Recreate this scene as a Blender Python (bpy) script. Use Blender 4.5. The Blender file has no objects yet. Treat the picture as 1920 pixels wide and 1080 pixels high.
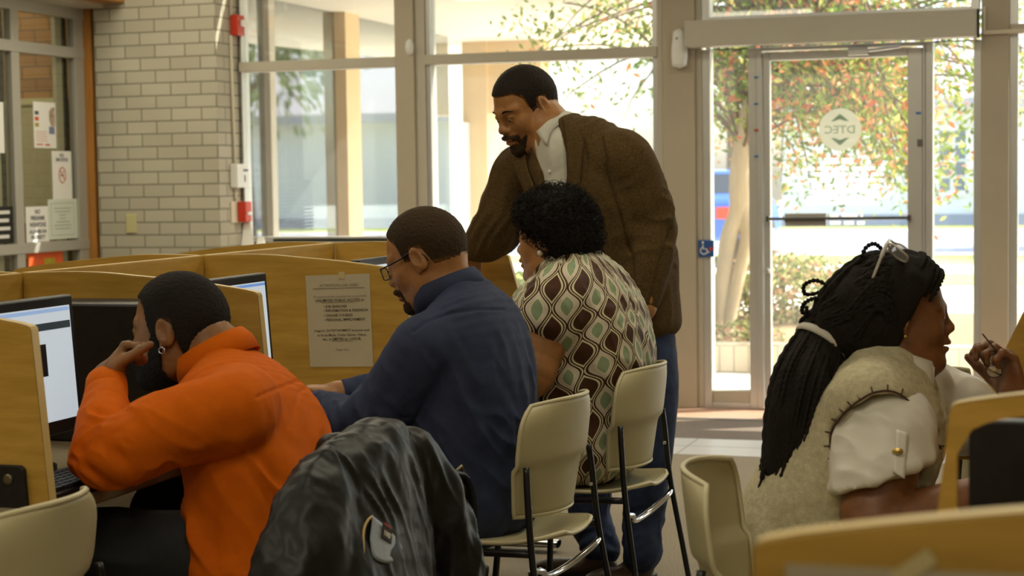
import bpy, bmesh, math, random
import numpy as np
from mathutils import Vector, Matrix
rnd = random.Random(7)
SC = bpy.context.scene
COL = SC.collection
PI = math.pi
# ---------------------------------------------------------------- camera, sky, sun, ceiling fill, exposure
F_PX = 3300.0
YAW, PITCH, ROLL = math.atan(.307/.951), math.atan(205/3300), .0145
CAM = np.array([0., 0., 1.32])
_R0 = np.array([math.cos(YAW), math.sin(YAW), 0]); _F0 = np.array([-math.sin(YAW), math.cos(YAW), 0]); _Z = np.array([0, 0, 1.])
CF = math.cos(PITCH)*_F0 - math.sin(PITCH)*_Z
_U = math.sin(PITCH)*_F0 + math.cos(PITCH)*_Z
CR = math.cos(ROLL)*_R0 - math.sin(ROLL)*_U
CU = math.cos(ROLL)*_U + math.sin(ROLL)*_R0
cd = bpy.data.cameras.new('camera'); cam = bpy.data.objects.new('camera', cd); COL.objects.link(cam)
cd.sensor_width = 36; cd.lens = 36*F_PX/1920; cd.clip_start = .05; cd.clip_end = 400
cam.matrix_world = Matrix(((CR[0], CU[0], -CF[0], CAM[0]), (CR[1], CU[1], -CF[1], CAM[1]), (CR[2], CU[2], -CF[2], CAM[2]), (0, 0, 0, 1)))
cd.dof.use_dof = True; cd.dof.focus_distance = 4.5; cd.dof.aperture_fstop = 5.6
SC.camera = cam

def at(px, py, x=None, y=None, z=None):
    """the place a sight line through (px, py) of the photograph meets a wall, floor or depth plane"""
    v = CF + CR*(px-960)/F_PX + CU*(540-py)/F_PX
    t = (x-CAM[0])/v[0] if x is not None else (y-CAM[1])/v[1] if y is not None else (z-CAM[2])/v[2]
    return CAM + v*t

world = bpy.data.worlds.new('world'); SC.world = world; world.use_nodes = True
wn = world.node_tree.nodes; wl = world.node_tree.links
sky = wn.new('ShaderNodeTexSky'); sky.sky_type = 'NISHITA'; sky.sun_disc = False
sky.sun_elevation = math.radians(42); sky.sun_rotation = math.radians(75); sky.air_density = 1.0; sky.dust_density = 2.5; sky.ozone_density = 1.0
wl.new(sky.outputs[0], wn['Background'].inputs[0]); wn['Background'].inputs[1].default_value = .72

def sun(name, toward, strength, color, angle):
    l = bpy.data.lights.new(name, 'SUN'); l.energy = strength; l.color = color; l.angle = math.radians(angle)
    o = bpy.data.objects.new(name, l); COL.objects.link(o)
    o.rotation_euler = Vector(toward).to_track_quat('Z', 'Y').to_euler(); o.location = (6, 16, 12)
sun('sun', (.60, .34, .72), 13.5, (1, .93, .80), .6)

def ceiling_fill(x, y, sx, sy, power, color=(1, .92, .70), z=2.98):  # unseen area light at ceiling height, added to fill the room
    l = bpy.data.lights.new('ceiling_fill_light', 'AREA'); l.shape = 'RECTANGLE'; l.size = sx; l.size_y = sy; l.energy = power; l.color = color
    o = bpy.data.objects.new('ceiling_fill_light', l); COL.objects.link(o); o.location = (x, y, z)
for lx, ly, lp in ((-3.2, 1.6, 18), (-3.2, 4.4, 16), (-3.2, 7.2, 26), (-.6, 1.6, 18), (-.6, 4.4, 19), (-.6, 7.2, 30), (-4.9, 8.4, 27), (-4.9, 4.4, 14), (-1.2, -1.0, 27), (1.4, .2, 14)):  # last two are front fill added behind the camera
    ceiling_fill(lx, ly, 1.2, .6, lp*.95)
SC.view_settings.view_transform = 'Standard'; SC.view_settings.look = 'None'
SC.view_settings.gamma = 1; SC.view_settings.use_curve_mapping = False
SC.view_settings.exposure = 0.0
SC.cycles.max_bounces = 8; SC.cycles.transparent_max_bounces = 16; SC.cycles.caustics_reflective = False; SC.cycles.caustics_refractive = False
SC.cycles.sample_clamp_indirect = 6; SC.cycles.use_denoising = True

# ---------------------------------------------------------------- materials
def srgb(r, g, b):
    return tuple(((c/255)/12.92 if c/255 <= .04045 else ((c/255+.055)/1.055)**2.4) for c in (r, g, b))
_MATS = {}
def mat(name, col, rough=.6, var=.0, vscale=8., bump=.0, bscale=60., metal=0., spec=.4, sheen=0., sss=0., stretch=None, col2=None, coat=0., emit=None, alpha=None):
    if name in _MATS: return _MATS[name]
    m = bpy.data.materials.new(name); m.use_nodes = True; nt = m.node_tree; b = nt.nodes['Principled BSDF']
    b.inputs['Base Color'].default_value = (*col, 1); b.inputs['Roughness'].default_value = rough; b.inputs['Metallic'].default_value = metal
    b.inputs['Specular IOR Level'].default_value = spec
    if sheen: b.inputs['Sheen Weight'].default_value = sheen; b.inputs['Sheen Roughness'].default_value = .5
    if sss: b.inputs['Subsurface Weight'].default_value = sss; b.inputs['Subsurface Radius'].default_value = (.012, .005, .003); b.inputs['Subsurface Scale'].default_value = 1.
    if coat: b.inputs['Coat Weight'].default_value = coat; b.inputs['Coat Roughness'].default_value = .1
    if emit: b.inputs['Emission Color'].default_value = (*emit[:3], 1); b.inputs['Emission Strength'].default_value = emit[3]
    if var or bump or col2:
        tc = nt.nodes.new('ShaderNodeTexCoord'); mp = nt.nodes.new('ShaderNodeMapping'); nt.links.new(tc.outputs['Object'], mp.inputs[0])
        if stretch: mp.inputs['Scale'].default_value = stretch
        if var or col2:
            n = nt.nodes.new('ShaderNodeTexNoise'); n.inputs['Scale'].default_value = vscale; n.inputs['Detail'].default_value = 6; n.inputs['Roughness'].default_value = .6
            nt.links.new(mp.outputs[0], n.inputs['Vector'])
            r = nt.nodes.new('ShaderNodeValToRGB'); r.color_ramp.elements[0].position = .32; r.color_ramp.elements[1].position = .68
            c2 = col2 or col
            r.color_ramp.elements[0].color = (*[max(0, c*(1-var)) for c in col], 1); r.color_ramp.elements[1].color = (*[c*(1+var) for c in c2], 1)
            nt.links.new(n.outputs[0], r.inputs[0]); nt.links.new(r.outputs[0], b.inputs['Base Color'])
        if bump:
            n2 = nt.nodes.new('ShaderNodeTexNoise'); n2.inputs['Scale'].default_value = bscale; n2.inputs['Detail'].default_value = 4
            nt.links.new(mp.outputs[0], n2.inputs['Vector'])
            bp = nt.nodes.new('ShaderNodeBump'); bp.inputs['Strength'].default_value = bump; bp.inputs['Distance'].default_value = .004
            nt.links.new(n2.outputs[0], bp.inputs['Height']); nt.links.new(bp.outputs[0], b.inputs['Normal'])
    _MATS[name] = m; return m

def glass(name, tint=(1, 1, 1), gloss=.06, haze=.03, hazecol=(.8, .82, .8)):
    if name in _MATS: return _MATS[name]
    m = bpy.data.materials.new(name); m.use_nodes = True; nt = m.node_tree; nt.nodes.remove(nt.nodes['Principled BSDF'])
    out = nt.nodes['Material Output']; t = nt.nodes.new('ShaderNodeBsdfTransparent'); t.inputs[0].default_value = (*tint, 1)
    g = nt.nodes.new('ShaderNodeBsdfGlossy'); g.inputs['Roughness'].default_value = .02
    d = nt.nodes.new('ShaderNodeBsdfTranslucent'); d.inputs[0].default_value = (*hazecol, 1)
    m1 = nt.nodes.new('ShaderNodeMixShader'); m1.inputs[0].default_value = haze; nt.links.new(t.outputs[0], m1.inputs[1]); nt.links.new(d.outputs[0], m1.inputs[2])
    fr = nt.nodes.new('ShaderNodeFresnel'); ge = nt.nodes.new('ShaderNodeNewGeometry'); io = nt.nodes.new('ShaderNodeMath'); io.operation = 'MULTIPLY_ADD'; io.inputs[1].default_value = 1/1.45-1.45; io.inputs[2].default_value = 1.45; nt.links.new(ge.outputs['Backfacing'], io.inputs[0]); nt.links.new(io.outputs[0], fr.inputs[0])
    ma = nt.nodes.new('ShaderNodeMath'); ma.operation = 'MULTIPLY_ADD'; ma.inputs[1].default_value = 1; ma.inputs[2].default_value = gloss-.04
    nt.links.new(fr.outputs[0], ma.inputs[0])
    m2 = nt.nodes.new('ShaderNodeMixShader'); nt.links.new(ma.outputs[0], m2.inputs[0]); nt.links.new(m1.outputs[0], m2.inputs[1]); nt.links.new(g.outputs[0], m2.inputs[2])
    nt.links.new(m2.outputs[0], out.inputs[0]); _MATS[name] = m; return m

def brick_mat(name, c1, c2, mortar, bw=.203, bh=.0767, joint=.010, plane='xz', bump=.5):
    if name in _MATS: return _MATS[name]
    m = bpy.data.materials.new(name); m.use_nodes = True; nt = m.node_tree; b = nt.nodes['Principled BSDF']; b.inputs['Roughness'].default_value = .75
    tc = nt.nodes.new('ShaderNodeTexCoord'); sp = nt.nodes.new('ShaderNodeSeparateXYZ'); nt.links.new(tc.outputs['Object'], sp.inputs[0])
    cb = nt.nodes.new('ShaderNodeCombineXYZ'); nt.links.new(sp.outputs['X' if plane[0] == 'x' else 'Y'], cb.inputs[0]); nt.links.new(sp.outputs['Z' if plane[1] == 'z' else 'Y'], cb.inputs[1])
    br = nt.nodes.new('ShaderNodeTexBrick'); nt.links.new(cb.outputs[0], br.inputs['Vector'])
    br.inputs['Color1'].default_value = (*c1, 1); br.inputs['Color2'].default_value = (*c2, 1); br.inputs['Mortar'].default_value = (*mortar, 1)
    br.inputs['Scale'].default_value = 1; br.inputs['Mortar Size'].default_value = joint/2; br.inputs['Mortar Smooth'].default_value = .15
    br.inputs['Brick Width'].default_value = bw; br.inputs['Row Height'].default_value = bh
    nt.links.new(br.outputs['Color'], b.inputs['Base Color'])
    bp = nt.nodes.new('ShaderNodeBump'); bp.inputs['Strength'].default_value = bump; bp.inputs['Distance'].default_value = .006; bp.invert = True
    nt.links.new(br.outputs['Fac'], bp.inputs['Height']); nt.links.new(bp.outputs[0], b.inputs['Normal'])
    _MATS[name] = m; return m

# ---------------------------------------------------------------- mesh helpers
class MB:
    def __init__(s): s.v = []; s.f = []
    def add(s, vs, fs):
        o = len(s.v); s.v.extend([tuple(map(float, p)) for p in vs]); s.f.extend([tuple(o+i for i in f) for f in fs]); return s
    def box(s, x0, x1, y0, y1, z0, z1):
        x0, x1 = sorted((x0, x1)); y0, y1 = sorted((y0, y1)); z0, z1 = sorted((z0, z1))
        return s.add([(x0, y0, z0), (x1, y0, z0), (x1, y1, z0), (x0, y1, z0), (x0, y0, z1), (x1, y0, z1), (x1, y1, z1), (x0, y1, z1)],
                     [(0, 3, 2, 1), (4, 5, 6, 7), (0, 1, 5, 4), (1, 2, 6, 5), (2, 3, 7, 6), (3, 0, 4, 7)])
    def obox(s, c, r, u, n, w, h, d):
        """box centred at c with width w along r, height h along u, depth d along n"""
        c, r, u, n = (np.array(a, float) for a in (c, r, u, n)); p = []
        for k in (-.5, .5):
            for i, j in ((-.5, -.5), (.5, -.5), (.5, .5), (-.5, .5)): p.append(c+r*w*i+u*h*j+n*d*k)
        return s.add(p, [(0, 3, 2, 1), (4, 5, 6, 7), (0, 1, 5, 4), (1, 2, 6, 5), (2, 3, 7, 6), (3, 0, 4, 7)])
    def prism(s, poly, off):
        n = len(poly); a = [np.array(p, float) for p in poly]; o = np.array(off, float)
        return s.add(a+[p+o for p in a], [tuple(range(n))[::-1], tuple(range(n, 2*n))]+[(i, (i+1) % n, n+(i+1) % n, n+i) for i in range(n)])
    def tube(s, pts, r, n=8, cap=True, flat=1.0, up=(0, 0, 1)):
        pts = [np.array(p, float) for p in pts]; m = len(pts); rs = r if hasattr(r, '__len__') else [r]*m
        u = None; vs = []
        for i in range(m):
            t = pts[min(i+1, m-1)]-pts[max(i-1, 0)]; t = t/(np.linalg.norm(t)+1e-12)
            if u is None:
                u = np.array(up, float); u = u-t*(u@t)
                if np.linalg.norm(u) < 1e-3: u = np.array([1., 0, 0]); u = u-t*(u@t)
            u = u-t*(u@t); u /= np.linalg.norm(u)+1e-12; w = np.cross(t, u)
            for k in range(n):
                a = 2*PI*k/n; vs.append(pts[i]+rs[i]*(math.cos(a)*u*flat+math.sin(a)*w))
        fs = [(i*n+k, i*n+(k+1) % n, (i+1)*n+(k+1) % n, (i+1)*n+k) for i in range(m-1) for k in range(n)]
        if cap: fs += [tuple(range(n))[::-1], tuple((m-1)*n+k for k in range(n))]
        return s.add(vs, fs)
    def grid(s, fn, nu, nv, wrap=False):
        vs = [fn(i/(nu if wrap else nu-1), j/(nv-1)) for j in range(nv) for i in range(nu)]
        q = nu if wrap else nu-1
        return s.add(vs, [(j*nu+i, j*nu+(i+1) % nu, (j+1)*nu+(i+1) % nu, (j+1)*nu+i) for j in range(nv-1) for i in range(q)])
    def ball(s, c, r, nu=16, nv=10, R=None):
        r = np.array(r if hasattr(r, '__len__') else (r, r, r), float); c = np.array(c, float); R = np.eye(3) if R is None else R
        return s.grid(lambda a, b: c+R@(r*np.array([math.cos(2*PI*a)*math.sin(PI*b), math.sin(2*PI*a)*math.sin(PI*b), -math.cos(PI*b)])), nu, nv, True)

def spline(pts, n):
    """Catmull-Rom through pts (any dimension), n samples"""
    P = np.array(pts, float); P = np.vstack([2*P[0]-P[1], P, 2*P[-1]-P[-2]]); m = len(P)-3; out = []
    for k in range(n):
        t = k/(n-1)*m; i = min(int(t), m-1); t -= i; a, b, c, d = P[i:i+4]
        out.append(.5*(2*b+(c-a)*t+(2*a-5*b+4*c-d)*t*t+(3*b-a-3*c+d)*t**3))
    return np.array(out)

def tag(o, label=None, cat=None, group=None, kind=None):
    for k, v in (('label', label), ('category', cat), ('group', group), ('kind', kind)):
        if v: o[k] = v
    return o
def empty(name, loc, label=None, cat=None, group=None, rz=0):
    o = bpy.data.objects.new(name, None); COL.objects.link(o); o.location = loc; o.rotation_euler = (0, 0, rz); o.empty_display_size = .1
    return tag(o, label, cat, group)
def root_of(o):
    while o.parent: o = o.parent
    return o
def obj(name, mb, m, parent=None, smooth=False, bevel=0., local=False, loc=None, solid=0., sub=0, origin=None):
    """links the collected shape as ONE mesh object; coordinates are world ones unless local"""
    me = bpy.data.meshes.new(name); off = np.zeros(3)
    if parent is not None and not local:
        q = parent
        while q is not None: off = off+np.array(q.location); q = q.parent
    v = np.array(mb.v, float)
    if origin is not None: off = off+np.array(origin, float)
    if len(v): v = v-off
    me.from_pydata(v.tolist(), [], mb.f)
    if smooth: me.polygons.foreach_set('use_smooth', [True]*len(me.polygons))
    for mm in (m if isinstance(m, (list, tuple)) else [m]): me.materials.append(mm)
    o = bpy.data.objects.new(name, me); COL.objects.link(o)
    if origin is not None: o.location = origin
    if parent is not None: o.parent = parent
    if loc is not None: o.location = loc
    if solid: k = o.modifiers.new('thick', 'SOLIDIFY'); k.thickness = solid; k.offset = 0
    if bevel: k = o.modifiers.new('bevel', 'BEVEL'); k.width = bevel; k.segments = 2; k.limit_method = 'ANGLE'
    if sub: k = o.modifiers.new('sub', 'SUBSURF'); k.levels = sub; k.render_levels = sub
    return o
def struct(name, mb, m, parent=None, **k):
    o = obj(name, mb, m, parent, **k)
    if parent is None: o['kind'] = 'structure'
    return o
def copy_tree(o, parent=None):
    c = o.copy(); COL.objects.link(c); c.parent = parent
    for ch in list(o.children): copy_tree(ch, c)
    return c
def mesh_text(mb, body, size, origin, r, u, n, align='CENTER', mirror=False, bold=0., lift=.0006, squash=1.):
    """adds a line of lettering to mb, lying on the plane with right r, up u and normal n"""
    cu = bpy.data.curves.new('lettering', 'FONT'); cu.body = body; cu.size = size; cu.align_x = align; cu.resolution_u = 2; cu.offset = bold
    o = bpy.data.objects.new('lettering_tmp', cu); COL.objects.link(o)
    me = bpy.data.meshes.new_from_object(o.evaluated_get(bpy.context.evaluated_depsgraph_get()))
    o2 = np.array(origin, float); r, u, n = (np.array(a, float) for a in (r, u, n)); sx = (-1 if mirror else 1)*squash
    mb.add([o2+r*v.co.x*sx+u*v.co.y+n*lift for v in me.vertices], [tuple(p.vertices) for p in me.polygons])
    bpy.data.objects.remove(o); bpy.data.curves.remove(cu); bpy.data.meshes.remove(me)
# ---------------------------------------------------------------- the room
YW = 9.82                                   # inner face of the window wall
M_paint = mat('painted_steel', srgb(186, 180, 164), .5, var=.04, vscale=3)
M_pier = mat('painted_pier', srgb(180, 170, 150), .6, var=.04, vscale=2)
M_alu = mat('aluminium', (.62, .62, .60), .35, metal=.55, var=.03, vscale=5)
M_brick = brick_mat('white_painted_brick', srgb(186, 181, 162), srgb(176, 171, 152), srgb(134, 129, 112))
M_brick_y = brick_mat('white_painted_brick_side', srgb(186, 181, 162), srgb(176, 171, 152), srgb(134, 129, 112), plane='yz')
M_carpet = mat('carpet', srgb(150, 138, 118), .95, var=.35, vscale=140, bump=.6, bscale=300)
M_tile = mat('white_tile', srgb(216, 218, 220), .3, var=.03, vscale=3)
M_mat = mat('entrance_matting', srgb(120, 108, 96), .9, var=.15, vscale=90)
M_red_tile = mat('red_tile', srgb(186, 150, 128), .5, var=.1, vscale=9)
M_ceil = mat('ceiling_tiles', srgb(214, 210, 200), .8, var=.03, vscale=20)
M_wall = mat('plaster', srgb(178, 168, 140), .8, var=.03, vscale=2)
M_wood_trim = mat('stained_wood_trim', srgb(176, 122, 58), .4, var=.18, vscale=6, stretch=(8, 8, .6))
M_win = glass('window_glass', (.98, .985, .97), .06, .035)
M_door_glass = glass('door_glass', (.98, .985, .97), .05, .03)
M_inner = glass('vestibule_glass', (.95, .96, .93), .07, .01)
M_white = mat('white_plastic', srgb(226, 226, 222), .35)
M_cream = mat('cream_plastic', srgb(214, 206, 184), .4)
M_red = mat('red_enamel', srgb(196, 56, 34), .35)
M_black = mat('black_plastic', (.012, .012, .013), .4, var=.2, vscale=40)
M_paper = mat('paper', srgb(222, 218, 204), .8, var=.03, vscale=14)
M_ink = mat('black_ink', (.02, .02, .022), .7)
M_grey_ink = mat('grey_ink', srgb(110, 108, 100), .7)
M_gap = mat('dark_rubber', (.015, .018, .014), .7)

struct('floor', MB().box(-9, 4.5, -2.5, 8.15, -.1, 0), M_carpet)
struct('floor_tile', MB().box(-9, 4.5, 8.15, 8.66, -.1, .001), M_tile)
gr = MB()
for k in range(-20, 10): gr.box(k*.455-.003, k*.455+.003, 8.15, 8.66, 0, .0016)
gr.box(-9, 4.5, 8.403, 8.409, 0, .0016)
struct('floor_joint', gr, mat('tile_joint', srgb(160, 160, 158), .8))
struct('floor_matting', MB().box(-9, 4.5, 8.66, 9.34, -.1, .003), M_mat)
struct('floor_threshold', MB().box(-9, 4.5, 9.34, 10.0, -.1, .0), M_red_tile)
struct('trim_floor', MB().box(-9, 4.5, 9.325, 9.35, 0, .012), M_alu)
struct('ceiling', MB().box(-9, 4.5, -2.5, YW+.1, 3.0, 3.1), M_ceil)
struct('wall_rear', MB().box(-9, 4.5, -2.6, -2.5, 0, 3.0), M_wall)
struct('wall_right', MB().box(4.5, 4.6, -2.5, YW+.1, 0, 3.0), M_wall)
struct('wall_far_left', MB().box(-9.1, -9, -2.5, YW+.1, 0, 3.0), M_wall)
struct('wall_brick_left', MB().box(-5.745, -4.925, 9.545, 9.90, 0, 3.0), M_brick, origin=(-4.925, 9.545, .012))
struct('wall_brick_return', MB().box(-4.925, -4.921, 9.5455, 9.90, 0, 3.0), M_brick_y, origin=(-4.925, 9.545, .012))

# window wall : piers, bays, door
def pier(x0, x1, y0=YW-.02, y1=YW+.16):
    b = MB().box(x0, x1, y0, y1, 0, 3.0); struct('wall_pier', b, M_pier, bevel=.004)
pier(-2.25, -2.065); pier(-3.875, -3.755); pier(-.505, -.36)
MB_slim = MB().box(-3.755, -3.69, YW+.0, YW+.14, 0, 3.0)
struct('trim_1', MB_slim, M_paint, bevel=.004)
struct('trim_2', MB().box(-2.285, -2.25, YW-.005, YW+.12, 0, 3.0), M_paint, bevel=.004)

def frame_bay(name, x0, x1, zs, fw=.04, bar=.055, dark=True, glass_m=None, low=None):
    """an aluminium window: frame with a bar at each height in zs, and one pane"""
    e = empty(name, ((x0+x1)/2, YW+.06, 0)); e['kind'] = 'structure'
    m = MB(); z0, z1 = zs[0], zs[-1]
    m.box(x0, x0+fw, YW+.01, YW+.11, z0, z1); m.box(x1-fw, x1, YW+.01, YW+.11, z0, z1)
    for z in zs[:1]+zs[-1:]: m.box(x0+fw, x1-fw, YW+.012, YW+.108, max(z-.0, z0), z+.03 if z == z0 else z)
    obj('window_frame', m, M_alu, e, bevel=.003)
    for z in zs[1:-1]:
        obj('window_transom', MB().box(x0, x1, YW-.012, YW+.10, z-bar/2, z+bar/2), M_paint, e, bevel=.004)
    g = MB()
    for a, b in zip(zs[:-1], zs[1:]): g.box(x0+fw, x1-fw, YW+.058, YW+.062, a, b)
    obj('window_pane', g, glass_m or M_win, e)
    return e
frame_bay('window_1', -4.905, -3.875, [.955, 2.025, 3.0], fw=.012, bar=.06)
struct('wall_sill', MB().box(-4.70, -3.875, YW-.02, YW+.12, 0, .955), M_pier, bevel=.004)
struct('wall_sill_low', MB().box(-4.925, -4.70, YW-.02, YW+.12, 0, .90), M_pier, bevel=.004)
struct('trim_3', MB().box(-4.70, -3.875, YW-.01, YW+.05, .955, .972), M_gap)
frame_bay('window_2', -3.69, -2.285, [.06, 2.028, 3.0], fw=.03, bar=.06)
w3 = frame_bay('window_3', -2.03, -1.722, [.0, 2.03], fw=.045, bar=.05, glass_m=M_door_glass)
obj('window_kick_panel', MB().box(-1.985, -1.767, YW+.02, YW+.10, .0, .10), M_paint, w3, bevel=.004)
frame_bay('window_4', -2.03, -.515, [2.18, 3.0], fw=.045)
w5 = frame_bay('window_5', -.80, -.505, [.0, 2.03], fw=.04, bar=.05, glass_m=M_door_glass)
obj('window_kick_panel', MB().box(-.755, -.55, YW+.02, YW+.10, .0, .10), M_paint, w5, bevel=.004)
frame_bay('window_6', -.36, 1.6, [.1, 2.08, 3.0], fw=.045, bar=.05)
pier(1.6, 1.78); frame_bay('window_7', 1.78, 4.4, [.1, 2.08, 3.0], fw=.045, bar=.05)
struct('trim_4', MB().box(-2.066, -2.03, YW+.005, YW+.12, 0, 3.0), M_paint, bevel=.004)
struct('wall_left_end', MB().box(-9, -5.745, YW, YW+.1, 0, 3.0), M_wall)

# entrance door
d = empty('door_1', (-1.26, YW+.05, 0)); d['kind'] = 'structure'
obj('door_jamb', MB().box(-1.722, -1.69, YW+.0, YW+.11, 0, 2.03).box(-.812, -.80, YW+.0, YW+.11, 0, 2.03).box(-1.69, -.812, YW, YW+.11, 2.01, 2.03), M_alu, d, bevel=.003)
dl = MB().box(-1.685, -1.648, YW+.02, YW+.07, .01, 2.0).box(-.895, -.815, YW+.02, YW+.07, .01, 2.0).box(-1.648, -.895, YW+.02, YW+.07, 1.955, 2.0).box(-1.648, -.895, YW+.02, YW+.07, .01, .17)
obj('door_leaf', dl, M_alu, d, bevel=.003)
obj('door_pane', MB().box(-1.648, -.895, YW+.043, YW+.047, .17, 1.955), M_door_glass, d)
obj('push_bar', MB().tube([(-1.66, YW-.02, 1.075), (-.88, YW-.02, 1.075)], .0085, 10).box(-1.665, -1.65, YW-.03, YW+.03, 1.06, 1.09).box(-.893, -.878, YW-.03, YW+.03, 1.06, 1.09), mat('dark_bar', (.10, .10, .09), .4, metal=.5), d)
obj('push_plate', MB().box(-1.563, -1.333, YW-.012, YW+.0, 1.032, 1.105), M_alu, d, bevel=.003)
obj('push_grip', MB().box(-1.563, -1.333, YW-.04, YW-.012, 1.058, 1.082), mat('bronze_grip', (.07, .068, .055), .45), d, bevel=.004)
obj('door_closer', MB().box(-1.21, -1.10, YW-.045, YW+.02, 1.965, 2.005).tube([(-1.14, YW-.03, 1.985), (-.93, YW-.03, 2.005)], .010, 6), M_alu, d, bevel=.003)
obj('door_lock', MB().tube([(-1.668, YW+.02, .78), (-1.668, YW-.006, .78)], .016, 12), M_alu, d)
stk = MB()
for px, py in ((1722, 212),): p = at(px, py, y=YW+.02); stk.box(p[0]-.014, p[0]+.014, YW+.016, YW+.0195, p[2]-.006, p[2]+.006)
for px, py in ((1418, 145), (1418, 195), (1418, 293)): p = at(px, py, y=YW+.0); stk.box(p[0]-.012, p[0]+.012, YW-.004, YW+.0, p[2]-.005, p[2]+.005)
obj('height_mark', stk, mat('blue_sticker', srgb(60, 120, 190), .5), d)
p = at(1418, 244, y=YW); obj('height_mark', MB().box(p[0]-.012, p[0]+.012, YW-.004, YW, p[2]-.005, p[2]+.005), mat('red_sticker', srgb(200, 70, 40), .5), d)
p = at(1725, 268, y=YW+.02); obj('handle_sticker', MB().box(p[0]-.015, p[0]+.015, YW+.016, YW+.0195, p[2]-.02, p[2]+.02), M_grey_ink, d)
# frosted round logo on the door glass, read from outside
c = at(1575, 243, y=YW+.04); Rr = .117; X, Z3 = np.array([1, 0, 0]), np.array([0, 0, 1])
def vinyl(name, col, clear):
    m = bpy.data.materials.new(name); m.use_nodes = True; nt = m.node_tree; nt.nodes.remove(nt.nodes['Principled BSDF'])
    t = nt.nodes.new('ShaderNodeBsdfTransparent'); l = nt.nodes.new('ShaderNodeBsdfTranslucent'); l.inputs[0].default_value = (*col, 1); d_ = nt.nodes.new('ShaderNodeBsdfDiffuse'); d_.inputs[0].default_value = (*col, 1)
    a = nt.nodes.new('ShaderNodeMixShader'); a.inputs[0].default_value = .3; nt.links.new(l.outputs[0], a.inputs[1]); nt.links.new(d_.outputs[0], a.inputs[2])
    b = nt.nodes.new('ShaderNodeMixShader'); b.inputs[0].default_value = clear; nt.links.new(a.outputs[0], b.inputs[1]); nt.links.new(t.outputs[0], b.inputs[2]); nt.links.new(b.outputs[0], nt.nodes['Material Output'].inputs[0]); return m
M_frost = vinyl('frosted_vinyl', srgb(196, 196, 180), .30)
obj('round_decal', MB().prism([c+np.array([Rr*math.cos(a), 0, Rr*math.sin(a)]) for a in np.linspace(0, 2*PI, 49)[:-1]], (0, .001, 0)), M_frost, d)
lt = MB(); cy = c+np.array([0, -.0025, 0])
for s in (1, -1):
    lt.prism([cy+np.array([0, 0, s*.088]), cy+np.array([-.050, 0, s*.046]), cy+np.array([-.03, 0, s*.046]), cy+np.array([0, 0, s*.058]), cy+np.array([.03, 0, s*.046]), cy+np.array([.050, 0, s*.046])], (0, .001, 0))
mesh_text(lt, 'DTEC', .062, cy+np.array([0, 0, -.021]), X, Z3, (0, -1, 0), mirror=True, bold=.0015, squash=1.08)
obj('decal_lettering', lt, vinyl('green_vinyl', srgb(140, 166, 148), .35), d)
M_wv = vinyl('white_vinyl', (.95, .95, .95), .1)
wv = MB()
for i, (py, x0, x1) in enumerate(((302, 1545, 1600), (316, 1512, 1660), (327, 1525, 1648), (338, 1515, 1655), (349, 1525, 1648), (360, 1520, 1630), (371, 1512, 1652), (381, 1512, 1642), (404, 1556, 1618), (418, 1556, 1622))):
    q = random.Random(i); x = x0
    while x < x1:
        w = q.uniform(12, 30); a = at(x, py, y=YW+.04); b = at(min(x+w, x1), py, y=YW+.04); h = .010 if i else .016
        wv.box(a[0], b[0], YW+.036, YW+.0375, a[2]-h, a[2]+h); x += w+6
obj('door_lettering', wv, M_wv, d, bevel=.003)

# operator box above the door
o = obj('door_operator_housing', MB().box(-2.092, -.52, YW-.16, YW-.021, 2.035, 2.18), mat('operator_paint', srgb(188, 184, 170), .45, var=.02), bevel=.004, origin=(-1.3, YW-.09, 2.035))
tag(o, 'long grey door operator housing across the top of the glass entrance door', 'door operator')
obj('housing_end_cap', MB().box(-.52, -.512, YW-.16, YW-.021, 2.035, 2.18), M_gap, o, bevel=.002)
o = obj('conduit_pipe', MB().tube(spline([(-.49, YW-.04, 2.20), (-.49, YW-.04, 2.075), (-.475, YW-.04, 2.062), (-.36, YW-.04, 2.062), (.6, YW-.04, 2.062)], 40), .011, 8), M_cream, smooth=True)
tag(o, 'cream conduit pipe running right from the door operator housing', 'pipe')

# ------- wall devices
def device(name, c, w, h, dp, m, label, cat, face='y', bevel=.006):
    e = empty(name, c, label, cat)
    x, y, z = c
    b = MB().box(x-w/2, x+w/2, y-dp, y, z-h/2, z+h/2) if face == 'y' else MB().box(x, x+dp, y-w/2, y+w/2, z-h/2, z+h/2)
    obj('housing', b, m, e, bevel=bevel); return e
XR = -4.921
e = device('fire_alarm_strobe', (XR, 9.79, 2.277), .10, .125, .05, M_red, 'red fire alarm strobe high on the white brick corner', 'fire alarm', 'x')
obj('strobe_lens', MB().box(XR+.05, XR+.066, 9.775, 9.835, 2.27, 2.31), M_white, e, bevel=.004)
o = obj('conduit_pipe', MB().tube([(XR+.010, 9.735, 2.99), (XR+.010, 9.735, 2.335)], .009, 8), M_cream, smooth=True); tag(o, 'cream conduit rising from the red strobe along the white brick corner', 'pipe')
o = obj('conduit_pipe', MB().tube([(XR+.010, 9.725, 2.213), (XR+.010, 9.735, 1.44)], .009, 8), M_cream, smooth=True); tag(o, 'cream conduit between the red strobe and the white control box', 'pipe')
o = obj('conduit_pipe', MB().tube([(XR+.010, 9.735, 1.285), (XR+.010, 9.74, 1.205)], .009, 8), M_cream, smooth=True); tag(o, 'short cream conduit between the white control box and the pull station', 'pipe')
e = device('alarm_control_box', (XR, 9.77, 1.361), .16, .145, .05, M_white, 'white alarm control box on the white brick corner above the pull station', 'control box', 'x')
obj('display_window', MB().box(XR+.05, XR+.053, 9.772, 9.832, 1.388, 1.402), mat('dark_display', srgb(90, 95, 110), .3), e)
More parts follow.
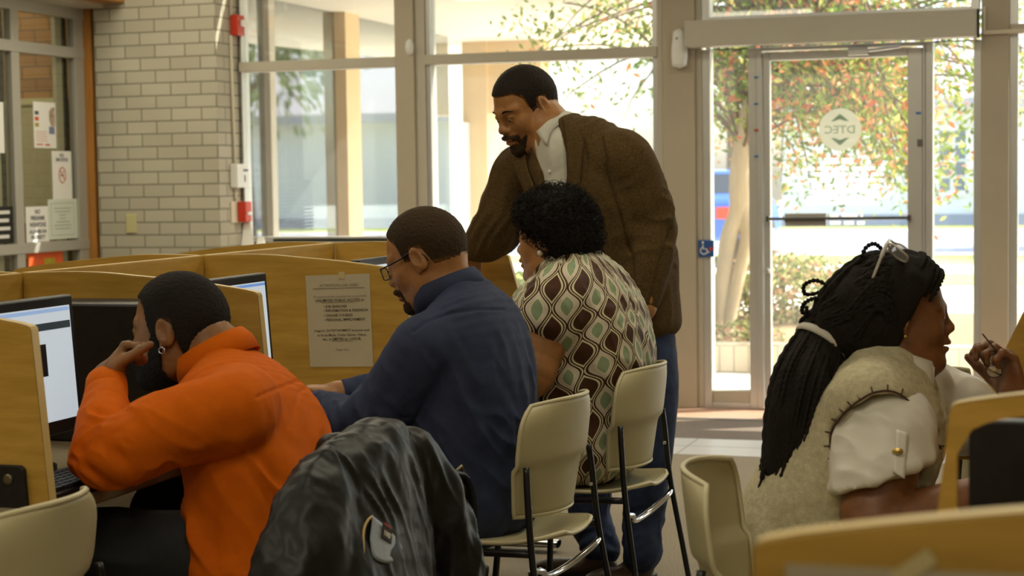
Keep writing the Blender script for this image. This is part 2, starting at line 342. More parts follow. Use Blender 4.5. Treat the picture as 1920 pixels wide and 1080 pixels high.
obj('key_slot', MB().box(XR+.05, XR+.053, 9.785, 9.796, 1.325, 1.365), M_grey_ink, e)
e = device('fire_pull_station', (XR+.012, 9.80, 1.141), .085, .125, .055, M_red, 'red fire pull station on the white brick corner', 'fire alarm', 'x')
obj('backplate', MB().box(XR, XR+.012, 9.68, 9.85, 1.075, 1.205), M_cream, e, bevel=.003)
obj('pull_handle', MB().box(XR+.067, XR+.078, 9.772, 9.828, 1.12, 1.14), M_white, e, bevel=.002)
p = at(247, 419, y=9.545)
o = obj('outlet_cover', MB().box(p[0]-.036, p[0]+.036, 9.535, 9.545, p[2]-.058, p[2]+.058), mat('yellowed_plastic', srgb(196, 190, 140), .5), bevel=.004); tag(o, 'yellowed blank outlet cover on the white brick wall', 'outlet cover')
p = at(768, 89, y=YW-.02)
o = obj('motion_sensor', MB().ball((p[0], YW-.02, p[2]), (.026, .03, .05)), M_white, smooth=True); tag(o, 'white oval motion sensor on the beige pier left of the standing man', 'sensor')
pm = at(1277, 92, y=YW-.02)
e = empty('air_freshener', (pm[0], YW-.02, pm[2]-.11), 'white air freshener dispenser on the pier left of the door', 'air freshener')
def af(a, b):
    z = -.112+.224*b; w = (.036+.008*math.sin(PI*min(1, b*1.3)))*(1 if b < .8 else 1-.28*((b-.8)/.2)**2); t = 2*PI*a
    k = .0 if b in (0., 1.) else 1
    sx = math.copysign(abs(math.cos(t))**.55, math.cos(t)); sy = math.copysign(abs(math.sin(t))**.55, math.sin(t))
    return (pm[0]+w*sx*k, YW-.06+(.04 if sy > 0 else .05*(1-.4*b))*sy*k, pm[2]+z)
obj('housing', MB().grid(af, 28, 16, True), M_white, e, smooth=True)
obj('spray_nozzle', MB().tube([(pm[0]-.008, YW-.08, pm[2]+.055), (pm[0]-.008, YW-.098, pm[2]+.055)], .006, 8), M_grey_ink, e)
# accessible sign on the door jamb pier
p = at(1324, 466, y=YW-.005)
e = obj('accessible_entrance_sign', MB().box(p[0]-.045, p[0]+.045, YW-.008, YW-.002, p[2]-.048, p[2]+.048), mat('sign_blue', srgb(40, 84, 150), .5), bevel=.002, origin=(p[0], YW-.005, p[2]-.048))
tag(e, 'small blue wheelchair access sign beside the left door sidelight', 'sign')
ic = MB(); px_, pz_ = p[0]-.012, p[2]
ring = [(px_+.0*0+.020*math.cos(a), YW-.0095, pz_-.012+.020*math.sin(a)) for a in np.linspace(1.9, 6.0, 18)]
ic.tube(ring, .0035, 6); ic.ball((px_-.006, YW-.0095, pz_+.034), .0065, 8, 6)
ic.tube([(px_-.006, YW-.0095, pz_+.024), (px_-.003, YW-.0095, pz_-.002), (px_+.014, YW-.0095, pz_-.002), (px_+.024, YW-.0095, pz_-.022), (px_+.032, YW-.0095, pz_-.020)], .0038, 6)
obj('wheelchair_symbol', ic, M_white, e)
obj('red_mark', MB().ball((p[0]+.028, YW-.009, p[2]-.002), (.010, .003, .012), 10, 6), M_red, e)

# ------- glass vestibule at the left
XV = -5.83
v = empty('window_8', (XV, 8.9, 0)); v['kind'] = 'structure'
fr = MB()
for y0, y1 in ((9.455, 9.56), (8.785, 8.865), (8.1, 8.17), (7.3, 7.37)): fr.box(XV-.05, XV+.0, y0, y1, 0, 3.0)
obj('window_frame', fr, mat('vestibule_frame', srgb(178, 176, 166), .4, metal=.2), v, bevel=.003)
tr = MB()
for z0, z1 in ((.925, .985), (2.09, 2.155), (2.33, 2.40)): tr.box(XV-.045, XV+.005, 7.2, 9.56, z0, z1)
obj('window_transom', tr, mat('vestibule_frame', (.5, .5, .47), .4), v, bevel=.003)
obj('window_inner_frame', MB().box(XV-.075, XV-.05, 9.325, 9.39, 0, 2.36).box(XV-.075, XV-.05, 8.66, 8.725, 0, 2.36), mat('vestibule_frame_back', srgb(170, 166, 140), .5), v)
obj('window_gasket', MB().box(XV-.08, XV-.048, 9.405, 9.44, 0, 2.36).box(XV-.08, XV-.048, 8.735, 8.775, 0, 2.36), M_gap, v)
obj('window_pane', MB().box(XV-.027, XV-.023, 7.2, 9.455, 0, 3.0), M_inner, v)
struct('trim_wood', MB().box(XV-.02, XV+.05, 9.56, 9.64, 0, 2.42), M_wood_trim, bevel=.004)
bm_ = MB().box(XV-.05, XV+.30, 5, 9.545, 2.42, 2.52); struct('trim_beam', bm_, M_wood_trim, bevel=.004)
struct('trim_beam_soffit', MB().box(XV-.05, XV+.16, 5, 9.545, 2.395, 2.42), M_paint)
M_tan = brick_mat('tan_brick', srgb(168, 128, 66), srgb(150, 112, 56), srgb(150, 118, 68), plane='yz')
M_tan2 = brick_mat('tan_brick_front', srgb(172, 126, 62), srgb(150, 106, 50), srgb(112, 84, 46), plane='xz')
struct('wall_vestibule', MB().box(-8.9, -8.0, -2, YW, 0, 3.0), M_tan)
struct('wall_vestibule_end', MB().box(-8.0, -5.9, 9.75, 9.80, 0, 3.0), M_tan2)
ceiling_fill(-7.0, 8.6, .6, .6, 26)
e = empty('bulletin_board', (-6.45, 9.74, 1.10), 'pale bulletin board on the tan brick wall behind the vestibule glass', 'bulletin board')
obj('board_face', MB().box(-6.9, -6.12, 9.725, 9.75, 1.12, 1.83), mat('board_cloth', srgb(178, 172, 132), .8, var=.06, vscale=30), e)
obj('board_frame', MB().box(-6.12, -6.08, 9.71, 9.75, 1.08, 1.87).box(-6.9, -6.08, 9.71, 9.75, 1.83, 1.87).box(-6.9, -6.08, 9.71, 9.75, 1.08, 1.12), mat('board_frame', srgb(200, 196, 150), .6), e)
ry, uz, nx = np.array([0, 1, 0]), np.array([0, 0, 1]), np.array([1, 0, 0])
def sheet(name, x0, y0, x1, y1, m, label, cat='notice', dx=.0):
    a, b = at(x0, y0, x=XV-.018), at(x1, y1, x=XV-.018)
    o = obj(name, MB().box(XV-.0195+dx, XV-.018+dx, a[1], b[1], b[2], a[2]), m, origin=(XV-.018+dx, (a[1]+b[1])/2, b[2]))
    tag(o, label, cat); return o, np.array([XV-.0175+dx, (a[1]+b[1])/2, (a[2]+b[2])/2]), b[1]-a[1], a[2]-b[2]
def lines(o, c, rows, w, h, m, name='lettering', bold=0.):
    mb = MB()
    for txt, fz, size in rows: mesh_text(mb, txt, size, c+np.array([0, 0, h*(.5-fz)]), ry, uz, nx, bold=bold)
    obj(name, mb, m, o)
M_p2 = mat('bright_paper', srgb(236, 236, 232), .7)
o, c, w, h = sheet('flyer', 62, 190, 106, 278, M_p2, 'white flyer with a photo and coloured squares on the vestibule glass', 'flyer')
for k, (fz, cc) in enumerate(((.24, (90, 90, 100)), (.37, (214, 90, 60)), (.50, (170, 160, 50)))):
    obj('coloured_square', MB().box(c[0], c[0]+.001, c[1]-.45*w, c[1]-.28*w, c[2]+h*(.5-fz)-.011, c[2]+h*(.5-fz)+.011), mat('flyer_square%d' % k, srgb(*cc), .7), o)
obj('portrait_picture', MB().prism([(c[0], c[1]+w*a, c[2]+h*b) for a, b in ((.2, .3), (.3, .38), (.45, .4), (.45, -.02), (.28, -.02), (.2, .12))], (.001, 0, 0)), mat('flyer_photo', srgb(168, 150, 130), .7, var=.5, vscale=40), o)
obj('blue_panel', MB().box(c[0], c[0]+.0015, c[1]+.18*w, c[1]+.42*w, c[2]-.19*h, c[2]-.03*h), mat('flyer_blue', srgb(120, 130, 160), .7), o)
mb = MB()
for k in range(5): mb.box(c[0], c[0]+.001, c[1]-.42*w, c[1]+(.1-.05*(k % 2))*w, c[2]-(.14+.05*k)*h, c[2]-(.155+.05*k)*h)
obj('text_lines', mb, mat('flyer_pink', srgb(220, 180, 165), .7), o)
obj('footer_marks', MB().box(c[0], c[0]+.001, c[1]-.4*w, c[1]-.12*w, c[2]-.44*h, c[2]-.41*h).box(c[0], c[0]+.001, c[1]-.02*w, c[1]+.2*w, c[2]-.45*h, c[2]-.41*h), mat('flyer_red', srgb(205, 110, 90), .7), o)
o, c, w, h = sheet('no_smoking_sign', 97, 283, 136, 378, M_p2, 'white no smoking sign with a barred circle on the vestibule glass', 'sign', .0)
lines(o, c, (('NO', .115, .03), ('SMOKING', .20, .030)), w, h, mat('slate_ink', srgb(120, 130, 135), .7), bold=.001)
rg = MB(); r_ = .046; cc = c+np.array([.001, .0, .03*h])
rg.tube([cc+np.array([0, r_*.8*math.cos(a), r_*math.sin(a)]) for a in np.linspace(0, 2*PI, 25)], .003, 6); rg.tube([cc+np.array([0, -.026, .032]), cc+np.array([0, .026, -.032])], .003, 6)
obj('barred_circle', rg, mat('faded_red', srgb(205, 130, 105), .7), o)
obj('cigarette_symbol', MB().box(c[0], c[0]+.001, c[1]-.02, c[1]+.02, cc[2]-.006, cc[2]+.002).tube([cc+np.array([0, .016, .008]), cc+np.array([0, .010, .018]), cc+np.array([0, .02, .026])], .002, 6), M_grey_ink, o)
o, c, w, h = sheet('certificate', 89, 374, 145, 446, mat('pale_green_paper', srgb(214, 222, 210), .7), 'pale green framed certificate under the no smoking sign', 'certificate', .0015)
mb = MB()
for z in (.40, -.40): mb.box(c[0], c[0]+.001, c[1]-.40*w, c[1]+.40*w, c[2]+z*h-.0015, c[2]+z*h+.0015)
for y in (-.40, .40): mb.box(c[0], c[0]+.001, c[1]+y*w-.0015, c[1]+y*w+.0015, c[2]-.40*h, c[2]+.40*h)
for k, ww in enumerate((.3, .26, .12, .1, .22, .3, .28)): mb.box(c[0], c[0]+.001, c[1]-ww*w, c[1]+ww*w, c[2]+(.27-.085*k)*h-.003, c[2]+(.27-.085*k)*h+.003)
obj('border_and_lines', mb, mat('grey_green_ink', srgb(170, 182, 172), .7), o)
o, c, w, h = sheet('weapons_notice', 48, 388, 93, 452, M_p2, 'white notice banning firearms and weapons on the vestibule glass', 'notice')
lines(o, c, (('NO', .20, .035), ('FIREARMS', .38, .034), ('WEAPONS', .57, .036), ('ALLOWED ON', .75, .027), ('PROPERTY', .92, .031)), w, h, mat('slate_ink2', srgb(96, 100, 104), .7), bold=.001)
o, c, w, h = sheet('black_sign', -20, 388, 26, 455, M_black, 'black sign with white lettering at the far left glass pane', 'sign')
mb = MB()
for k in range(4): mb.box(c[0], c[0]+.001, c[1]-.34*w, c[1]+.36*w-.05*(k % 2)*w, c[2]+(.34-.22*k)*h-.010, c[2]+(.34-.22*k)*h+.010)
obj('white_lettering', mb, M_white, o, bevel=.002)
o, c, w, h = sheet('white_poster', -20, 190, 9, 287, M_p2, 'blank white poster at the left edge of the far pane', 'poster')
o, c, w, h = sheet('orange_poster', 53, 470, 119, 520, mat('orange_paper', srgb(222, 96, 44), .6, var=.08), 'orange poster low on the vestibule glass below the notices', 'poster')
obj('yellow_label', MB().box(c[0], c[0]+.001, c[1]-.02, c[1]+.15*w+.04, c[2]-.03, c[2]+.035), mat('olive_yellow', srgb(170, 160, 40), .6, var=.3, vscale=40), o)

# leaflets propped on the window ledge
for k, (x0, x1, z0, z1, lab) in enumerate(((-4.895, -4.80, .905, 1.085, 'white leaflet propped against the window beside the brick corner'), (-4.80, -4.715, .905, .99, 'small white card leaning on the window ledge right of the leaflet'))):
    o = obj('leaflet', MB().prism([(x0, YW-.06, z0), (x1, YW-.06, z0), (x1-.05, YW-.01, z1), (x0-.0, YW-.01, z1)], (0, .002, 0)), M_p2); tag(o, lab, 'leaflet')
o = obj('window_ledge', MB().box(-5.1, -4.70, YW-.275, YW-.02, .855, .905), M_pier, bevel=.004); o['kind'] = 'structure'
# ---------------------------------------------------------------- outdoors
M_conc = mat('concrete_paving', srgb(232, 228, 218), .85, var=.06, vscale=2)
M_stucco = mat('cream_stucco', srgb(216, 190, 150), .8, var=.05, vscale=3)
M_soff = mat('soffit_paint', srgb(226, 220, 206), .7, var=.02)
M_asph = mat('asphalt', srgb(148, 152, 164), .9, var=.1, vscale=5)
M_grassm = mat('lawn', srgb(170, 180, 96), .95, var=.3, vscale=5)
M_house = mat('white_siding', srgb(232, 232, 230), .8, var=.03)
struct('ground', MB().box(-40, 40, 10.0, 90, -.2, -.03), M_conc)
struct('paving_step', MB().box(-9, 8, 9.94, 10.6, -.2, -.02), M_conc)
for k, (y0, y1, m) in enumerate(((26.5, 29.5, M_grassm), (30.5, 41.5, M_asph), (21.5, 24.0, M_grassm), (43, 46, M_grassm))):
    struct('lawn' if m is M_grassm else 'road', MB().box(-12 if k == 2 else -40, 40, y0, y1, -.06, -.02+.001*k), m)
# wing of the building at the left with its own glass wall under a soffit
XG = -5.9
struct('roof_soffit', MB().prism([(-6.2, 10.0, 2.72), (-3.3, 10.0, 2.72), (-3.3, 13.2, 2.72), (-4.4, 19.6, 2.72), (-6.2, 19.6, 2.72)], (0, 0, .35)), M_soff)
struct('unseen_eave', MB().box(-3.3, 6, 9.93, 10.20, 2.72, 3.05), M_soff)  # out of view, built and sized to limit sun on the window wall
struct('roof_wing', MB().box(-14, -6.2, 9.9, 19.6, 2.72, 3.07), M_soff)
wg = empty('window_9', (XG, 13, 0)); wg['kind'] = 'structure'
M_wing = glass('wing_glass', (.62, .66, .64), .34, .03, (.5, .55, .55))
obj('window_pane', MB().box(XG-.004, XG, 10.0, 16.35, .05, 2.72), M_wing, wg)
mm = MB(); 
for px, wd in ((503, .05), (637, .05), (896, .06)):
    y = at(px, 250, x=XG)[1]; mm.box(XG-.03, XG+.05, y-wd, y+wd, 0, 2.72)
obj('window_mullion', mm, M_paint, wg, bevel=.004)
y = at(653, 250, x=XG+.1)[1]; struct('column', MB().box(XG-.02, XG+.10, y-.02, y+.28, 0, 2.72), M_stucco)
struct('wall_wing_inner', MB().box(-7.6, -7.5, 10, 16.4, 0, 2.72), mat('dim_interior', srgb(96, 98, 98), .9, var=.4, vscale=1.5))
struct('floor_wing', MB().box(-7.6, XG-.05, 10, 16.4, -.1, .02), M_carpet)
# blinds in the last bays
y0 = at(822, 300, x=XG-.12)[1]; y1 = at(888, 300, x=XG-.12)[1]; zt = at(860, 232, x=XG-.12)[2]
bl = MB(); z = .3
while z < zt: bl.add([(XG-.06, y0, z), (XG-.06, y1, z), (XG-.035, y1, z+.026), (XG-.035, y0, z+.026)], [(0, 1, 2, 3)]); z += .028
o = obj('window_blind', bl, mat('blind_slats', srgb(228, 230, 226), .6)); tag(o, 'white slatted blind in the far bay of the wing', 'blind')
y0 = at(505, 300, x=XG-.12)[1]; y1 = at(570, 300, x=XG-.12)[1]; bl = MB(); z = .5
while z < 1.32: bl.add([(XG-.06, y0, z), (XG-.06, y1, z), (XG-.035, y1, z+.022), (XG-.035, y0, z+.022)], [(0, 1, 2, 3)]); z += .028
o = obj('window_blind', bl, mat('blind_slats', (.7, .7, .7), .6)); tag(o, 'white slatted blind behind the near bay of the wing, low down', 'blind')
# end column and hanging beam of the covered walk
y17 = at(889, 250, x=XG)[1]
a = at(911, 80, y=y17); b = at(1011, 80, y=y17)
struct('column_end', MB().box(XG-.12, a[0], y17, y17+.35, 0, 2.72), M_stucco)
struct('beam_walk', MB().box(a[0], b[0], y17+.05, y17+.35, at(960, 212, y=y17)[2], 2.72), M_stucco)
# planter of pale blocks, hedge, bush
M_block = brick_mat('planter_block', srgb(238, 226, 200), srgb(228, 214, 186), srgb(190, 178, 150), bw=.10, bh=.19, joint=.012)
e = empty('planter', (-1.6, 11.9, -.03), 'low pale block planter outside the entrance door', 'planter')
obj('block_course', MB().box(-3.2, .8, 11.9, 12.1, -.03, .165), M_block, e, bevel=.01)
obj('planter_soil', MB().box(-3.2, .8, 12.1, 15.2, -.03, .14), mat('soil', srgb(150, 130, 96), .95, var=.2), e)
p = at(1410, 640, y=12.6)

def leaf_mat(name, cols):
    if name in _MATS: return _MATS[name]
    m = bpy.data.materials.new(name); m.use_nodes = True; nt = m.node_tree; b = nt.nodes['Principled BSDF']; b.inputs['Roughness'].default_value = .55
    at_ = nt.nodes.new('ShaderNodeAttribute'); at_.attribute_name = 'hue'; r = nt.nodes.new('ShaderNodeValToRGB'); r.color_ramp.interpolation = 'CONSTANT'
    while len(r.color_ramp.elements) < len(cols): r.color_ramp.elements.new(.5)
    for i, cc in enumerate(cols): r.color_ramp.elements[i].position = i/len(cols); r.color_ramp.elements[i].color = (*srgb(*cc), 1)
    nt.links.new(at_.outputs['Fac'], r.inputs[0]); nt.links.new(r.outputs[0], b.inputs['Base Color'])
    tl = nt.nodes.new('ShaderNodeBsdfTranslucent'); nt.links.new(r.outputs[0], tl.inputs[0]); mx = nt.nodes.new('ShaderNodeMixShader'); mx.inputs[0].default_value = .5
    nt.links.new(b.outputs[0], mx.inputs[1]); nt.links.new(tl.outputs[0], mx.inputs[2]); nt.links.new(mx.outputs[0], nt.nodes['Material Output'].inputs[0])
    _MATS[name] = m; return m
def leaves(name, pts, size, m, parent, seed=1, hue=None):
    """pointed two-triangle leaves at the given points, random tilt, one mesh"""
    g = np.random.default_rng(seed); P = np.array(pts); n = len(P)
    a = g.normal(size=(n, 3)); a /= np.linalg.norm(a, axis=1)[:, None]; b = g.normal(size=(n, 3)); b -= a*(a*b).sum(1)[:, None]; b /= np.linalg.norm(b, axis=1)[:, None]
    s = size*g.uniform(.7, 1.35, n)[:, None]
    V = np.stack([P-a*s, P-b*s*.42+np.cross(a, b)*s*.12, P+a*s, P+b*s*.42+np.cross(a, b)*s*.12], 1).reshape(-1, 3)
    mb = MB(); mb.v = V.tolist(); mb.f = [(4*i, 4*i+1, 4*i+2, 4*i+3) for i in range(n)]
    o = obj(name, mb, m, parent); at_ = o.data.attributes.new('hue', 'FLOAT', 'POINT')
    h = np.repeat(np.clip(g.uniform(0, 1, n) if hue is None else hue, 0, .999), 4); at_.data.foreach_set('value', h.astype(np.float32)); return o
M_bark = mat('pale_bark', srgb(206, 190, 160), .8, var=.18, vscale=6, stretch=(1, 1, .3), bump=.4, bscale=20)
M_twig = mat('twig_bark', srgb(120, 100, 76), .8)
# flowering tree by the door: trunk that forks low, limbs and leafy twigs
YT = 12.9
t = empty('flowering_tree', at(1372, 640, y=YT)*np.array([1, 1, 0]), 'pale barked tree with green and orange leaves outside the door', 'tree')
P = lambda x, y, dy=0.: at(x, y, y=YT+dy)
trunk = MB()
trunk.tube(spline([P(1346, 655), P(1352, 560), P(1366, 450), P(1385, 395), P(1386, 330), P(1398, 240), P(1416, 160), P(1440, 60), P(1470, -80)], 40), list(np.linspace(.052, .075, 18))+list(np.linspace(.075, .045, 22)), 12)
trunk.tube(spline([P(1356, 655), P(1384, 520), P(1400, 440), P(1390, 370), P(1388, 320)], 24), list(np.linspace(.05, .055, 24)), 12)
obj('trunk', trunk, M_bark, t, smooth=True)
g = np.random.default_rng(5); limbs = MB(); lp = []; hues = []
starts = spline([P(1386, 330), P(1398, 240), P(1416, 160), P(1440, 60), P(1470, -80), P(1500, -260)], 40)
for k in range(190):
    s0 = starts[g.integers(4, 40)]
    tx, ty = g.uniform(1290, 1930), g.uniform(-330, 215)
    if k % 3 == 0: tx, ty = g.uniform(1430, 1720), g.uniform(60, 290)
    if k % 5 == 1: tx, ty = g.uniform(1030, 1300), g.uniform(-200, 60 if g.random() < .6 else 230)
    if tx > 1740: ty = min(ty, 150)
    if 1240 < tx < 1430: ty = min(ty, 200)
    e1 = at(tx, ty, y=YT+g.uniform(-1.3, 1.6)); mid = (s0+e1)/2+np.array([0, 0, .25])+g.normal(size=3)*.1
    br = spline([s0, mid, e1, e1+(e1-mid)*.25+np.array([0, 0, -.12])], 14)
    limbs.tube(br, list(np.linspace(.014, .003, 14)), 5)
    for j in range(125 if tx > 1330 else 70):
        q = br[g.integers(5, 14)]+g.normal(size=3)*np.array([.17, .2, .13]); lp.append(q)
        warm = .30*math.exp(-((tx-1560)/210)**2)*(1 if ty < 260 else .6) + .06
        hues.append(g.uniform(.62, 1) if g.random() < warm else g.uniform(0, .62))
obj('limbs', limbs, M_twig, t, smooth=True)
M_leaf = leaf_mat('tree_leaves', ((112, 138, 50), (140, 160, 62), (92, 116, 44), (168, 178, 84), (128, 150, 60), (200, 196, 110), (214, 138, 82), (224, 156, 100), (204, 112, 70)))
fo = leaves('foliage', lp, .031, M_leaf, t, 3, np.array(hues)); fo['kind'] = 'stuff'
# leafless-looking small tree behind the standing man
# hedge and low plants
def bush(name, c, r, n, size, m, label, cat, seed):
    e = empty(name, (c[0], c[1], -.03), label, cat); gg = np.random.default_rng(seed); pts = []
    while len(pts) < n:
        q = gg.normal(size=3); q /= np.linalg.norm(q); q *= gg.uniform(.55, 1.05); pts.append(np.array(c)+q*np.array(r)*np.array([1, 1, 1])+np.array([0, 0, r[2]*.85]))
    f = leaves('foliage', [p for p in pts if p[2] > 0], size, m, e, seed); f['kind'] = 'stuff'
    st = MB()
    for k in range(7): st.tube([(c[0]+gg.uniform(-.1, .1)*r[0], c[1], -.03), (c[0]+gg.uniform(-.7, .7)*r[0], c[1]+gg.uniform(-.5, .5)*r[1], c[2]+r[2]*1.2)], .012, 5)
    obj('stems', st, M_twig, e)
M_hedge = leaf_mat('hedge_leaves', ((120, 134, 66), (140, 150, 80), (104, 118, 60), (168, 170, 110), (200, 190, 140), (206, 150, 120)))
p = at(1475, 640, y=14.2); bush('boxy_shrub', (p[0], 14.2, .1), (.62, .6, .32), 3800, .03, M_hedge, 'rounded green shrub behind the block planter seen through the door', 'shrub', 11)
p = at(1378, 660, y=12.5); bush('ground_plant', (p[0], 12.5, .06), (.35, .25, .12), 700, .026, M_hedge, 'low leafy plant in the block planter left of the shrub', 'plant', 12)
p = at(990, 555, y=12.8); bush('green_bush', (p[0], 13.2, .1), (.5, .5, .28), 1500, .04, leaf_mat('bush_leaves', ((130, 150, 70), (160, 172, 92), (108, 130, 60))), 'green bush outside the window behind the curly-haired woman', 'shrub', 13)
# blue car at the kerb
def car(name, c, col, label, L=4.3, H=1.45, W=1.75):
    e = empty(name, c, label, 'car'); x, y, z = c
    prof = [(0, .28), (.0, .62), (.02, .70), (.16, .72), (.26, .98), (.60, 1.0), (.74, .72), (.96, .62), (1, .45), (1, .28)]
    obj('body', MB().prism([(x-W/2, y+a*L, z+b*H) for a, b in prof], (W, 0, 0)), mat(name+'_paint', col, .3, coat=.6), e, bevel=.06)
    M_cg = mat('car_glass', (.04, .05, .06), .1)
    obj('side_window', MB().prism([(x-W/2-.01, y+a*L, z+b*H) for a, b in ((.19, .74), (.275, .94), (.59, .96), (.70, .74))], (W+.02, 0, 0)), M_cg, e, bevel=.02)
    obj('rear_window', MB().prism([(x+s*W*.42, y+a*L-.01, z+b*H) for s, a, b in ((-1, .17, .74), (1, .17, .74), (.92, .25, .95), (-.92, .25, .95))], (0, .02, 0)), M_cg, e)
    for s in (-1, 1):
        obj('tail_light', MB().box(x+s*W*.36, x+s*W*.48, y-.02, y+.05, z+.5*H, z+.62*H), M_red, e, bevel=.02)
        for a in (.2, .8):
            wh = obj('wheel', MB().tube([(x+s*(W/2+.01), y+a*L, z+.31), (x+s*(W/2-.2), y+a*L, z+.31)], .31, 20), M_gap, e)
            obj('hubcap', MB().tube([(x+s*(W/2+.02), y+a*L, z+.31), (x+s*(W/2+.01), y+a*L, z+.31)], .18, 14), M_alu, wh)
p = at(1262, 480, y=25)
car('parked_car', (p[0], 25.0, -.03), srgb(50, 100, 190), 'blue car parked beyond the tree left of the door')
# house across the street
e = empty('house', (6, 47, 0), 'white house with a grey roof across the street', 'house')
obj('walls', MB().box(-7.5, 22, 46.6, 54, -.05, 3.0), M_house, e)
obj('roof', MB().prism([(-8.2, 45.8, 2.95), (-8.2, 45.8, 3.2), (-8.2, 50.3, 5.4), (-8.2, 55, 3.2)], (31, 0, 0)), mat('grey_roof', srgb(176, 172, 176), .9, var=.06), e)
def hw(px0, px1, py0, py1, nx=2, nz=4):
    a, b = at(px0, py0, y=46.55), at(px1, py1, y=46.55)
    f = MB(); t_ = .07
    f.box(a[0]-t_, a[0]+t_, 46.5, 46.62, b[2], a[2]); f.box(b[0]-t_, b[0]+t_, 46.5, 46.62, b[2], a[2]); f.box(a[0], b[0], 46.5, 46.62, b[2]-t_, b[2]+t_); f.box(a[0], b[0], 46.5, 46.62, a[2]-t_, a[2]+t_)
    for k in range(1, nx): x = a[0]+(b[0]-a[0])*k/nx; f.box(x-.06, x+.06, 46.52, 46.62, b[2], a[2])
    for k in range(1, nz): z = b[2]+(a[2]-b[2])*k/nz; f.box(a[0], b[0], 46.53, 46.62, z-.03, z+.03)
    w = obj('house_window', f, M_house, e); obj('pane', MB().box(a[0], b[0], 46.56, 46.6, b[2], a[2]), mat('house_glass', srgb(120, 130, 140), .3), w)
hw(1756, 1816, 240, 362); hw(1150, 1200, 345, 400)
obj('base_course', MB().box(-7.5, 22, 46.5, 46.6, -.05, .25), mat('grey_base', srgb(150, 156, 168), .9), e)
# more trees behind : far left reflections and right side
def round_tree(c, r, n, m, label, seed, trunk_r=.14):
    e = empty('street_tree', (c[0], c[1], -.03), label, 'tree'); gg = np.random.default_rng(seed)
    q = gg.normal(size=(n, 3)); q /= np.linalg.norm(q, axis=1)[:, None]; q *= gg.uniform(.45, 1.05, n)[:, None]; q += .12*np.sin(q[:, ::-1]*7)
    f = leaves('foliage', np.array(c)+q*np.array(r), .12, m, e, seed); f['kind'] = 'stuff'
    tm = MB().tube(spline([(c[0], c[1], -.03), (c[0]+.1, c[1], c[2]*.4), (c[0], c[1], c[2])], 10), [trunk_r]*6+[trunk_r*.6]*4, 10)
    for k in range(8):
        a = gg.uniform(0, 2*PI); tm.tube([(c[0], c[1], c[2]*.6), (c[0]+r[0]*.7*math.cos(a), c[1]+r[1]*.7*math.sin(a), c[2]+gg.uniform(0, r[2]*.6))], [trunk_r*.4, .02], 6)
    obj('trunk', tm, M_twig, e, smooth=True)
M_far = leaf_mat('far_leaves', ((120, 140, 80), (150, 164, 100), (98, 118, 64), (180, 186, 130)))
for c, r, n, lab, sd in (((4.5, 33, 5.2), (3.6, 3, 2.6), 6000, 'bushy green tree across the street right of the door', 31), ((-6.5, 34, 5.0), (3.2, 3, 2.6), 5000, 'pale leafy tree across the street left of the door', 32), ((6.0, 15.5, 3.6), (2.2, 2.6, 2.0), 6000, 'broad tree outside to the right of the entrance', 33)):
    round_tree(c, r, n, M_far, lab, sd)
# ---------------------------------------------------------------- carrels
def wood(name, base, dark, rough=.45, axis=(1.2, 14, 14)):
    return mat(name, base, rough, var=.10, vscale=3.5, stretch=axis, col2=dark, bump=.03, bscale=30, spec=.35)
M_maple = wood('maple_panel', srgb(186, 146, 62), srgb(196, 156, 74), axis=(1.2, 14, 10))
M_maple_y = wood('maple_panel_back', srgb(186, 146, 62), srgb(196, 156, 74), axis=(14, 1.2, 10))
M_edge = mat('maple_edge', srgb(216, 188, 124), .45)
M_desk = mat('desk_laminate', srgb(150, 138, 112), .5, var=.08, vscale=60)
M_chrome = mat('chrome', (.7, .7, .72), .15, metal=1.)
M_post = mat('grey_post', srgb(120, 120, 118), .4, metal=.3)

def divider_profile(side, xs, L, ztop=1.096, drop=.045, lean=.03, zb=.70, n=22, extra=0.):
    pts = [(xs, zb), (xs, ztop)]
    for k in range(1, n+1):
        s = k/n; pts.append((xs+side*L*s, ztop+.004*math.sin(PI*min(1, s*2))-drop*max(0, (s-.18)/.82)**2))
    zt = pts[-1][1]; r = .008
    pts[-1] = (xs+side*(L-r), zt); pts += [(xs+side*(L-.002), zt-.003), (xs+side*L, zt-r)]
    pts += [(xs+side*(L+lean+extra), zb)]
    return pts
def divider(parent, side, xs, y, L, name='divider', th=.026, **k):
    pr = divider_profile(side, xs, L, **k)
    o = obj(name, MB().prism([(x, y-th/2, z) for x, z in pr], (0, th, 0)), M_maple, parent, bevel=.0015)
    # pale edge band along the top and the front edge
    e = MB(); w = pr[1:]
    for i in range(len(w)-1):
        (xa, za), (xb, zb_) = w[i], w[i+1]; t = np.array([xb-xa, zb_-za]); t /= np.linalg.norm(t)+1e-9; nn = np.array([-t[1], t[0]])*side*.0012
        e.add([(xa+nn[0], y-th/2+.001, za+nn[1]), (xb+nn[0], y-th/2+.001, zb_+nn[1]), (xb+nn[0], y+th/2-.001, zb_+nn[1]), (xa+nn[0], y+th/2-.001, za+nn[1])], [(0, 1, 2, 3)])
    obj('edge_band', e, M_edge, o)
    return o
def bracket(o, x, y, side=1, z0=.70):
    b = obj('bracket', MB().prism([(x-.035, y, z0-.01), (x+.04, y, z0-.01), (x+.034, y, z0+.075), (x+.026, y, z0+.082), (x-.024, y, z0+.082), (x-.032, y, z0+.075)], (0, -.012, 0)), M_black, o, bevel=.003)
    return b
XS = -2.585
bank = empty('computer_carrel_bank', (XS, 3.9, 0), 'long double-sided maple computer carrel bank with curved dividers, seats on its right', 'study carrels')
YD = [1.95, 2.93, 3.91, 4.89, 5.90]
